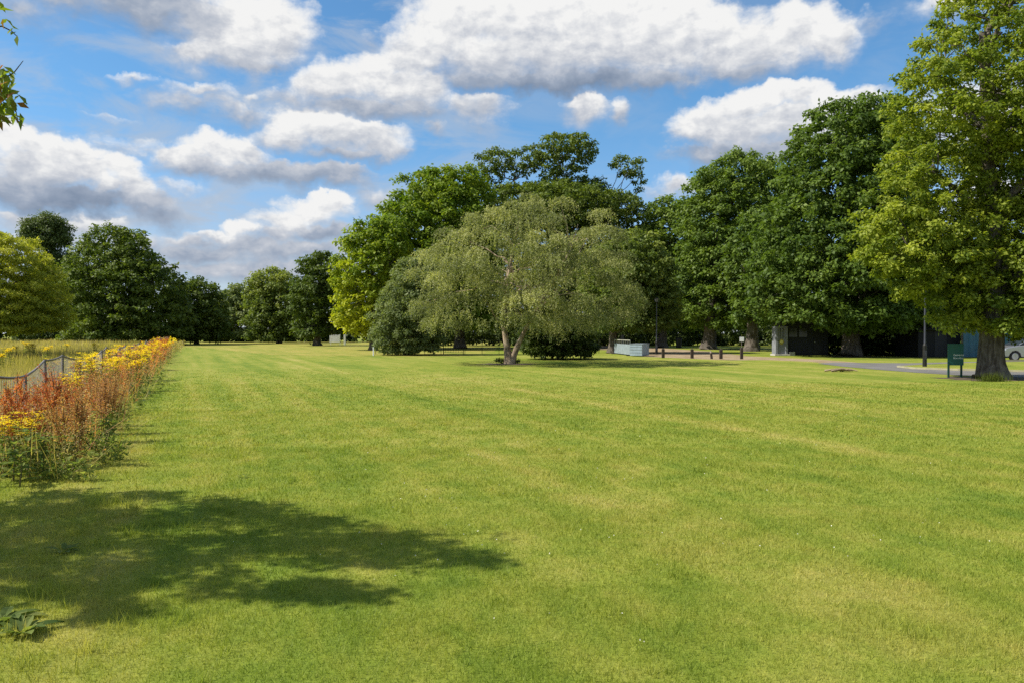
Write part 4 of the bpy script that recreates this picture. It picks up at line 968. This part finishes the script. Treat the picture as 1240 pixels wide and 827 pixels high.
# ------------------------------------------------------------------ bollards, posts, signs
M_timber = plain('dark_timber', (.042, .030, .022), .85, var=.4, scale=8)
M_white = plain('white_paint', (.75, .76, .76), .5, var=.08)
def bollard_proto():
    o = thing('bollard', (0, 0, 0), 'bollard', 'bollard', 'bollards by the path')
    bm = bmesh.new(); bx(bm, -.10, .10, -.10, .10, -.05, .62)
    top = [v for v in bm.verts if v.co.z > .5]; bm_obj('post', bm, M_timber, o, .015)
    bm = bmesh.new(); bmesh.ops.create_cone(bm, cap_ends=True, segments=4, radius1=.15, radius2=.03, depth=.07, matrix=Matrix.Translation((0, 0, .655)) @ Matrix.Rotation(math.pi / 4, 4, 'Z')); bm_obj('cap', bm, M_timber, o)
    return o
bp = bollard_proto()
for i, (px, py, lab) in enumerate(((803, 433.2, 'dark timber bollard right of the pale box, leftmost of the bollards by the path'), (838, 433.8, 'dark timber bollard in front of the thick left chestnut trunk'), (873, 434.4, 'dark timber bollard nearest the white-topped signpost'))):
    o = bp if i == 0 else copy_tree(bp); o.location = gnd(px, py); o['label'] = lab
p = gnd(862, 434.4); root = thing('leaning_stump', p, 'short pale-topped leaning timber stump between two bollards', 'stump'); bm = bmesh.new(); cyl(bm, (0, 0, -.05), (-.06, 0, .42), .09, .08, 9); bm_obj('post', bm, M_timber, root)
bm = bmesh.new(); cyl(bm, (-.06, 0, .42), (-.10, 0, .58), .08, .03, 9); bm_obj('broken_top', bm, plain('split_wood', (.30, .25, .20), .9), root)
p = gnd(898, 434.6); root = thing('path_sign', p, 'slim dark post with a small white square sign beside the path', 'sign')
bm = bmesh.new(); cyl(bm, (0, 0, -.05), (0, 0, 1.25), .022, None, 8); bm_obj('post', bm, M_greymetal, root)
bm = bmesh.new(); bx(bm, -.09, .09, -.09, .09, -.05, .78); bm_obj('sleeve', bm, M_timber, root, .01)
bm = bmesh.new(); bx(bm, -.15, .15, -.05, -.03, 1.20, 1.50); bm_obj('sign_plate', bm, M_white, root, .004)
p = gnd(822, 421.5); root = thing('litter_bin', p, 'black litter bin under foliage beyond the path', 'bin'); bm = bmesh.new(); cyl(bm, (0, 0, 0), (0, 0, 1.0), .33, .36, 16); bm_obj('body', bm, M_iron, root, smooth=False)
bm = bmesh.new(); cyl(bm, (0, 0, 1.0), (0, 0, 1.08), .39, .36, 16); cyl(bm, (0, 0, 1.08), (0, 0, 1.22), .36, .12, 16); bm_obj('lid', bm, M_iron, root)

def lamp_post(label, p, h, arm):
    root = thing('lamp_post', p, label, 'lamp post')
    bm = bmesh.new(); cyl(bm, (0, 0, -.05), (0, 0, 1.05), .105, .10, 14); cyl(bm, (0, 0, 1.05), (0, 0, 1.16), .10, .055, 14); bm_obj('base', bm, M_iron, root)
    bm = bmesh.new(); cyl(bm, (0, 0, 1.16), (0, 0, h), .05, .038, 12); bm_obj('pole', bm, M_lamp, root)
    bm = bmesh.new(); cyl(bm, (0, 0, h), (0, 0, h + .06), .06, .16, 14); cyl(bm, (0, 0, h + .34), (0, 0, h + .44), .20, .05, 14); bm_obj('lamp_head', bm, M_iron, root)
    bm = bmesh.new(); cyl(bm, (0, 0, h + .06), (0, 0, h + .34), .15, .19, 14); bm_obj('lamp_glass', bm, plain('lamp_glass', (.10, .10, .10), .15), root)
    bm = bmesh.new(); bx(bm, -.045, .045, -.108, -.098, .35, .8); bm_obj('access_door', bm, M_lamp, root)
M_lamp = plain('lamp_paint', (.05, .055, .075), .45, .1)
lamp_post('dark lamp post on the grass island left of the green sign', Vector((at(1120, 403, 39.5).x, 39.5, .10)), 4.9, 0)
lamp_post('slim lamp post in the shade beside the pale box', gnd(795, 429), 4.3, 0)

# the green sign on two legs
p0, p1 = gnd(1148.5, 457.0), gnd(1170, 457.6)
root = thing('park_sign', p0, 'dark green park sign with white lettering on two legs beside the big oak', 'sign')
M_green = plain('sign_green', (.012, .105, .085), .45, var=.1); M_leg = plain('sign_leg', (.008, .05, .036), .5)
w = (p1 - p0).x
for x in (0, w):
    bm = bmesh.new(); bx(bm, x - .032, x + .032, -.032, .032, -.05, 1.36); bm_obj('leg', bm, M_leg, root, .006)
ztop, zb = 1.36, .50
bm = bmesh.new(); bx(bm, -.06, w + .06, -.062, -.036, zb, ztop); bm_obj('sign_panel', bm, M_green, root, .006)
def lettering(text, size, loc, mat, parent, name='lettering'):
    cu = bpy.data.curves.new('lettering', 'FONT'); cu.body = text; cu.size = size; cu.extrude = .002; cu.align_x = 'LEFT'
    tmp = bpy.data.objects.new('lettering_src', cu); COL.objects.link(tmp); dg = bpy.context.evaluated_depsgraph_get()
    me = bpy.data.meshes.new_from_object(tmp.evaluated_get(dg)); bpy.data.objects.remove(tmp); bpy.data.curves.remove(cu)
    me.materials.clear(); me.materials.append(mat)
    o = link(bpy.data.objects.new(name, me), parent); o.location = loc; o.rotation_euler = (math.pi / 2, 0, 0); return o
ltr = plain('sign_white', (.80, .84, .82), .5, var=.02)
lettering('Deliveries', .105, (.20 * w / .66, -.0665, .885), ltr, root); lettering('Boundary', .105, (.20 * w / .66, -.0665, .765), ltr, root)

# ------------------------------------------------------------------ kiosk with its grey pillar
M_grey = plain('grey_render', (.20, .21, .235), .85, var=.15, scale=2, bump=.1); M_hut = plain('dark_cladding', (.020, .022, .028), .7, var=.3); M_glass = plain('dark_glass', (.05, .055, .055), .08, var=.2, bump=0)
pk = gnd(945, 430.2); S = 1.0
root = thing('kiosk', pk, 'dark timber kiosk with a pale grey end pillar in the chestnuts\' shade', 'kiosk')
bm = bmesh.new(); bx(bm, -.48, -.30, -.32, .6, .12, 2.30); bx(bm, .30, .48, -.32, .6, .12, 2.30); bx(bm, -.30, .30, -.22, .6, .12, 2.30); bm_obj('pillar', bm, M_grey, root, .01)
bm = bmesh.new(); bx(bm, -.60, .62, -.50, .64, -.05, .12); bm_obj('plinth', bm, plain('plinth_stone', (.40, .38, .35), .9), root, .01)
for x in (-.12, .08):
    bm = bmesh.new(); bx(bm, x, x + .09, -.228, -.222, 1.35, 2.15); bm_obj('slit_window', bm, M_glass, root)
bm = bmesh.new(); bx(bm, .624, 1.05, -.35, .195, -.05, .30); bm_obj('step', bm, plain('step_stone', (.34, .33, .31), .9), root, .01)
def emblem():
    bm = bmesh.new(); n = 24; vs = []
    for i in range(n):
        a = i * 2 * math.pi / n; rr = .21 if i % 2 == 0 else .165; vs.append(bm.verts.new((math.cos(a) * rr, -.226, 1.08 + math.sin(a) * rr * 1.15)))
    f = bm.faces.new(vs); r = bmesh.ops.extrude_face_region(bm, geom=[f]); bmesh.ops.translate(bm, verts=[v for v in r['geom'] if isinstance(v, bmesh.types.BMVert)], vec=(0, -.02, 0)); bmesh.ops.recalc_face_normals(bm, faces=bm.faces[:])
    e = bm_obj('emblem', bm, plain('emblem_ochre', (.36, .30, .055), .6), root)
    bm = bmesh.new(); cyl(bm, (0, -.246, 1.10), (0, -.252, 1.10), .105, None, 18); bm_obj('emblem_centre', bm, plain('emblem_yellow', (.72, .66, .22), .6), e)
emblem()
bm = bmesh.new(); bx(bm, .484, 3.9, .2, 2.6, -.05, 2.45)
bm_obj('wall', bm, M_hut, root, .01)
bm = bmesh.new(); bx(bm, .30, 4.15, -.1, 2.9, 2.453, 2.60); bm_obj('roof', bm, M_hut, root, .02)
for x in (.75, 1.55):
    bm = bmesh.new(); bx(bm, x, x + .66, .192, .197, 1.45, 2.15); wn_ = bm_obj('window', bm, M_glass, root)
    bm = bmesh.new()
    for (a0, a1, c0, c1) in ((x - .05, x + .71, 1.40, 1.447), (x - .05, x + .71, 2.153, 2.20), (x - .05, x - .003, 1.447, 2.153), (x + .663, x + .71, 1.447, 2.153)): bx(bm, a0, a1, .170, .196, c0, c1)
    bm_obj('frame', bm, M_iron, wn_)
bm = bmesh.new(); bx(bm, 2.7, 3.5, .165, .196, 0.02, 2.1); dr = bm_obj('door', bm, M_iron, root, .006)
bm = bmesh.new(); cyl(bm, (2.8, .16, 1.05), (2.8, .10, 1.05), .03, None, 10); bm_obj('handle', bm, M_white, dr)

# blue hoarding
M_blue = plain('blue_sheet', (.030, .105, .175), .5, var=.18, scale=1.2)
def hoarding():
    a = at(1166, 403, 56); b = at(1500, 403, 56); L = b.x - a.x; root = thing('site_hoarding', (a.x, 56, 0), 'blue corrugated hoarding behind the chestnuts and the parked car', 'hoarding')
    npan = 6; w = L / npan
    for i in range(npan):
        bm = bmesh.new(); k = 26; xs = [i * w + .02 + (w - .04) * j / k for j in range(k + 1)]
        f = [[bm.verts.new((x, .03 * (1 if (j // 2) % 2 else -1), z)) for x, j in zip(xs, range(k + 1))] for z in (.05, 2.05)]
        for j in range(k): bm.faces.new((f[0][j], f[0][j + 1], f[1][j + 1], f[1][j]))
        o = bm_obj('panel', bm, M_blue, root); sd = o.modifiers.new('thick', 'SOLIDIFY'); sd.thickness = .004
    for i in range(npan + 1):
        bm = bmesh.new(); bx(bm, i * w - .04, i * w + .04, .06, .14, -.05, 2.1); bm_obj('post', bm, M_greymetal, root)
    bm = bmesh.new(); bx(bm, 0, L, -.04, .05, 2.056, 2.10); bm_obj('top_rail', bm, M_blue, root)
hoarding()
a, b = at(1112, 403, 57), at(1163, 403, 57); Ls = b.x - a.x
root = thing('shade_shed', (a.x, 57, 0), 'near-black shed standing in for deep tree shade left of the blue hoarding', 'shed')  # block added to stand in for the dark shade under the trees
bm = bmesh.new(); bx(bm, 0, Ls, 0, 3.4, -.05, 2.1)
M_blk = plain('shade_black', (.010, .011, .014), .8, var=.4, scale=2); bm_obj('wall', bm, M_blk, root)  # tree shade is put into this near-black base colour
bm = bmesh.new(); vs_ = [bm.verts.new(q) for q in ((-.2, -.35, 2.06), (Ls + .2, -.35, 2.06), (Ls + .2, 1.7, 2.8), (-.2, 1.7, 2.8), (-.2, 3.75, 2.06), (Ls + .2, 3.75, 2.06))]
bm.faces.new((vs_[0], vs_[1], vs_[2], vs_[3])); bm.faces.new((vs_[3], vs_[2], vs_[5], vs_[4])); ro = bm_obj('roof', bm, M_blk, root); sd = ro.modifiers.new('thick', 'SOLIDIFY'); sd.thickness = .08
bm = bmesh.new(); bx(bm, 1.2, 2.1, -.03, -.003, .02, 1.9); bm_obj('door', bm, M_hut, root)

# ------------------------------------------------------------------ silver car
def car():
    Yc = 48.6; xw = at(1229.5, 403, Yc).x; root = thing('parked_car', (xw - .85, Yc, .008), 'silver car parked behind the kerb at the right edge', 'car')
    M_sil = plain('silver_paint', (.40, .41, .43), .25, .7, var=.04, bump=0); M_black = plain('black_trim', (.02, .02, .02), .6); M_gl = plain('car_glass', (.03, .04, .05), .05, var=.1, bump=0); M_rim = plain('alloy', (.45, .45, .46), .3, .8); M_lens = plain('headlight_lens', (.65, .67, .70), .1, bump=0)
    W2 = .88
    prof = [(.0, .38), (.02, .62), (.16, .80), (.55, .90), (1.15, .98), (1.75, 1.02), (3.6, 1.02), (4.15, .98), (4.28, .80), (4.30, .40), (4.15, .30), (3.72, .30), (3.66, .46), (3.50, .62), (3.32, .66), (3.14, .62), (2.98, .46), (2.92, .30), (1.27, .28), (1.21, .46), (1.05, .62), (.87, .66), (.69, .62), (.53, .46), (.47, .30), (.12, .30)]
    bm = bmesh.new(); vs = [bm.verts.new((x, 0, z)) for x, z in prof]; f = bm.faces.new(vs); r = bmesh.ops.extrude_face_region(bm, geom=[f]); bmesh.ops.translate(bm, verts=[v for v in r['geom'] if isinstance(v, bmesh.types.BMVert)], vec=(0, 2 * W2, 0))
    bmesh.ops.recalc_face_normals(bm, faces=bm.faces[:]); bmesh.ops.triangulate(bm, faces=[q for q in bm.faces if len(q.verts) > 4]); bm_obj('body', bm, M_sil, root, .04)
    def cab(bm, pts, y0, y1, inset_):
        a_ = [bm.verts.new((x, y0 + (inset_ if z > 1.2 else 0), z)) for x, z in pts]; b_ = [bm.verts.new((x, y1 - (inset_ if z > 1.2 else 0), z)) for x, z in pts]; n = len(pts)
        bm.faces.new(a_); bm.faces.new(b_[::-1])
        for i in range(n): bm.faces.new((a_[i], b_[i], b_[(i + 1) % n], a_[(i + 1) % n]))
        bmesh.ops.recalc_face_normals(bm, faces=bm.faces[:])
    bm = bmesh.new(); cab(bm, [(1.18, 1.0), (1.95, 1.44), (3.35, 1.45), (4.05, 1.01)], .05, 2 * W2 - .05, .14); bm_obj('window', bm, M_gl, root, .02)
    bm = bmesh.new(); cab(bm, [(1.90, 1.445), (2.1, 1.50), (3.2, 1.50), (3.42, 1.445)], .17, 2 * W2 - .17, .02); bm_obj('roof', bm, M_sil, root, .02)
    for x0, x1, t0 in ((1.12, 1.93, 0), (2.55, 2.60, 1), (3.36, 4.06, 2)):
        V, F = tubes([(np.array([[x0, .055, 1.01], [x1, .18, 1.455]]), [.035, .03])]); mesh_np('pillar', V, F, M_sil, root)
    for x in (.87, 3.32):
        for y in (.02, 2 * W2 - .02):
            s = -1 if y < 1 else 1
            bm = bmesh.new(); cyl(bm, (x, y - s * .20, .315), (x, y, .315), .315, None, 28); ty = bm_obj('wheel', bm, M_black, root, .02)
            bm = bmesh.new(); cyl(bm, (x, y + s * .002, .315), (x, y + s * .012, .315), .21, .19, 20)
            bm_obj('rim', bm, M_rim, ty)
    bm = bmesh.new(); bx(bm, .03, .30, -.006, .2, .66, .78); bm_obj('headlight', bm, M_lens, root, .02)
    bm = bmesh.new(); bx(bm, .03, .30, 2 * W2 - .2, 2 * W2 + .006, .66, .78); bm_obj('headlight', bm, M_lens, root, .02)
    bm = bmesh.new(); bx(bm, 1.42, 1.6, -.16, -.01, 1.0, 1.13); bm_obj('mirror', bm, M_sil, root, .03)
    for x in (1.5, 2.6):
        bm = bmesh.new(); bx(bm, x, x + 1.02, -.006, .012, .42, .98); d_ = bm_obj('door', bm, M_sil, root, .01); bm = bmesh.new(); bx(bm, x + .8, x + .98, -.026, -.008, .84, .87); bm_obj('handle', bm, M_black, d_)
    bm = bmesh.new(); bx(bm, -.012, .05, .3, 2 * W2 - .3, .40, .58); bm_obj('grille', bm, M_black, root, .01)
car()

# ------------------------------------------------------------------ pale ribbed box, notice panel, posts, log
pb = gnd(777.5, 431.4)
M_box = plain('pale_blue_metal', (.30, .38, .46), .5, .1, var=.15); M_box2 = plain('pale_grey_metal', (.25, .30, .34), .55, .1, var=.15)
root = thing('storage_box', pb, 'pale blue-grey metal box at the bend of the path', 'box'); root.rotation_euler = (0, 0, R(-24))
bm = bmesh.new(); bx(bm, -.95, 0, 0, 2.2, .05, .92); bm_obj('body', bm, M_box, root, .015)
for z in (.28, .50, .72):
    bm = bmesh.new(); bx(bm, -.97, .02, -.012, -.003, z, z + .03); bm_obj('rib', bm, M_box2, root)
bm = bmesh.new(); bx(bm, -.99, .04, -.03, 2.23, .923, .96); bm_obj('lid', bm, M_box2, root, .006)
root = thing('barrier_panel', gnd(744, 428.2), 'pale barrier of panels with an open top rail left of the metal box', 'barrier')
q = gnd(763, 430.6) - gnd(744, 428.2); ang = math.atan2(q.y, q.x); root.rotation_euler = (0, 0, ang); Lq = q.length
bm = bmesh.new(); bx(bm, 0, Lq, -.02, .02, .08, .88); bm_obj('panel', bm, M_box2, root, .005)
bm = bmesh.new(); bx(bm, 0, Lq, -.018, .018, 1.18, 1.22)
for x in np.linspace(.02, Lq - .02, 9): bx(bm, x - .012, x + .012, -.012, .012, .883, 1.178)
bm_obj('rail', bm, plain('barrier_rail', (.45, .45, .38), .6), root)
for x in (.05, Lq - .05):
    bm = bmesh.new(); bx(bm, x - .2, x + .2, -.25, .25, -.02, .06); bm_obj('foot', bm, M_iron, root)
p = gnd(753.5, 429.2); root = thing('marker_post', p, 'black post standing in front of the pale barrier', 'post'); bm = bmesh.new(); bx(bm, -.05, .05, -.05, .05, -.05, 1.35); bm_obj('post', bm, M_iron, root, .008)
bm = bmesh.new(); bx(bm, -.13, .13, -.075, -.053, 1.0, 1.6); bm_obj('sign_plate', bm, M_iron, root, .004)
p = gnd(406, 417.4); root = thing('notice_board', p, 'white notice board on legs beneath the dark sycamore', 'notice board')
for x in (-.7, .7):
    bm = bmesh.new(); bx(bm, x - .05, x + .05, -.05, .05, -.05, 1.6); bm_obj('leg', bm, M_white, root)
bm = bmesh.new(); bx(bm, -.85, .7, -.09, -.053, .35, 1.45); bm_obj('board', bm, plain('board_white', (.62, .64, .68), .5, var=.2, scale=6), root, .01)
p = gnd(417.5, 417.6); root = thing('white_post', p, 'thick white post right of the white notice board', 'post'); bm = bmesh.new(); bx(bm, -.13, .13, -.13, .13, -.05, 1.5); bm_obj('post', bm, M_white, root, .02)
p = gnd(452.3, 430.6); root = thing('white_post', p, 'thin white post at the left foot of the grey-green shrub', 'post'); bm = bmesh.new(); cyl(bm, (0, 0, -.05), (0, 0, .68), .055, .05, 10); bm_obj('post', bm, M_white, root)
def log_pile():
    r = np.random.default_rng(150); p = gnd(1022, 450); root = thing('broken_branches', p, 'small heap of broken tan branches on the lawn by the road', 'branches')
    for q in range(9):
        x = r.uniform(-.38, .38); V, F = tubes([(np.array([[x - r.uniform(.2, .5), r.uniform(-.2, .2), .05], [x, r.uniform(-.2, .2), .09 + .06 * r.uniform()], [x + r.uniform(.2, .5), r.uniform(-.2, .2), .04]]), [.05, .045, .02])])
        mesh_np('branch', V, F, M_log, root, smooth=True)
M_log = plain('dead_wood', (.26, .20, .13), .9, var=.35)
log_pile()
# dry grass tuft at the foot of the oak
r_ = np.random.default_rng(151); n = 500; p = gnd(1202, 461.5)
V, F, t = blades(n, r_.normal(0, .28, n), r_.normal(0, .10, n), r_.uniform(.1, .42, n), np.full(n, .014), r_, r_.uniform(.6, .9, n), tipt=r_.uniform(.8, 1, n))
o = mesh_np('dry_grass_tuft', V, F, M_meadow); o.location = p; tag(o, 'straw-coloured tuft of dead grass at the foot of the big oak', 'grass tuft')
# worn earth round the boles
for px, py, ra in ((617, 440.5, 1.9), (1203, 458.5, 2.3), (1031, 431.5, 2.2), (858, 423, 2.0)):
    c = gnd(px, py); rs = np.random.default_rng(int(px))
    sheet('bare_ground', [(c.x + math.cos(a) * ra * rs.uniform(.6, 1.15), c.y + math.sin(a) * ra * rs.uniform(.6, 1.1) * .8) for a in np.linspace(0, 6.28, 26)[:-1]], .0055, M_soil)
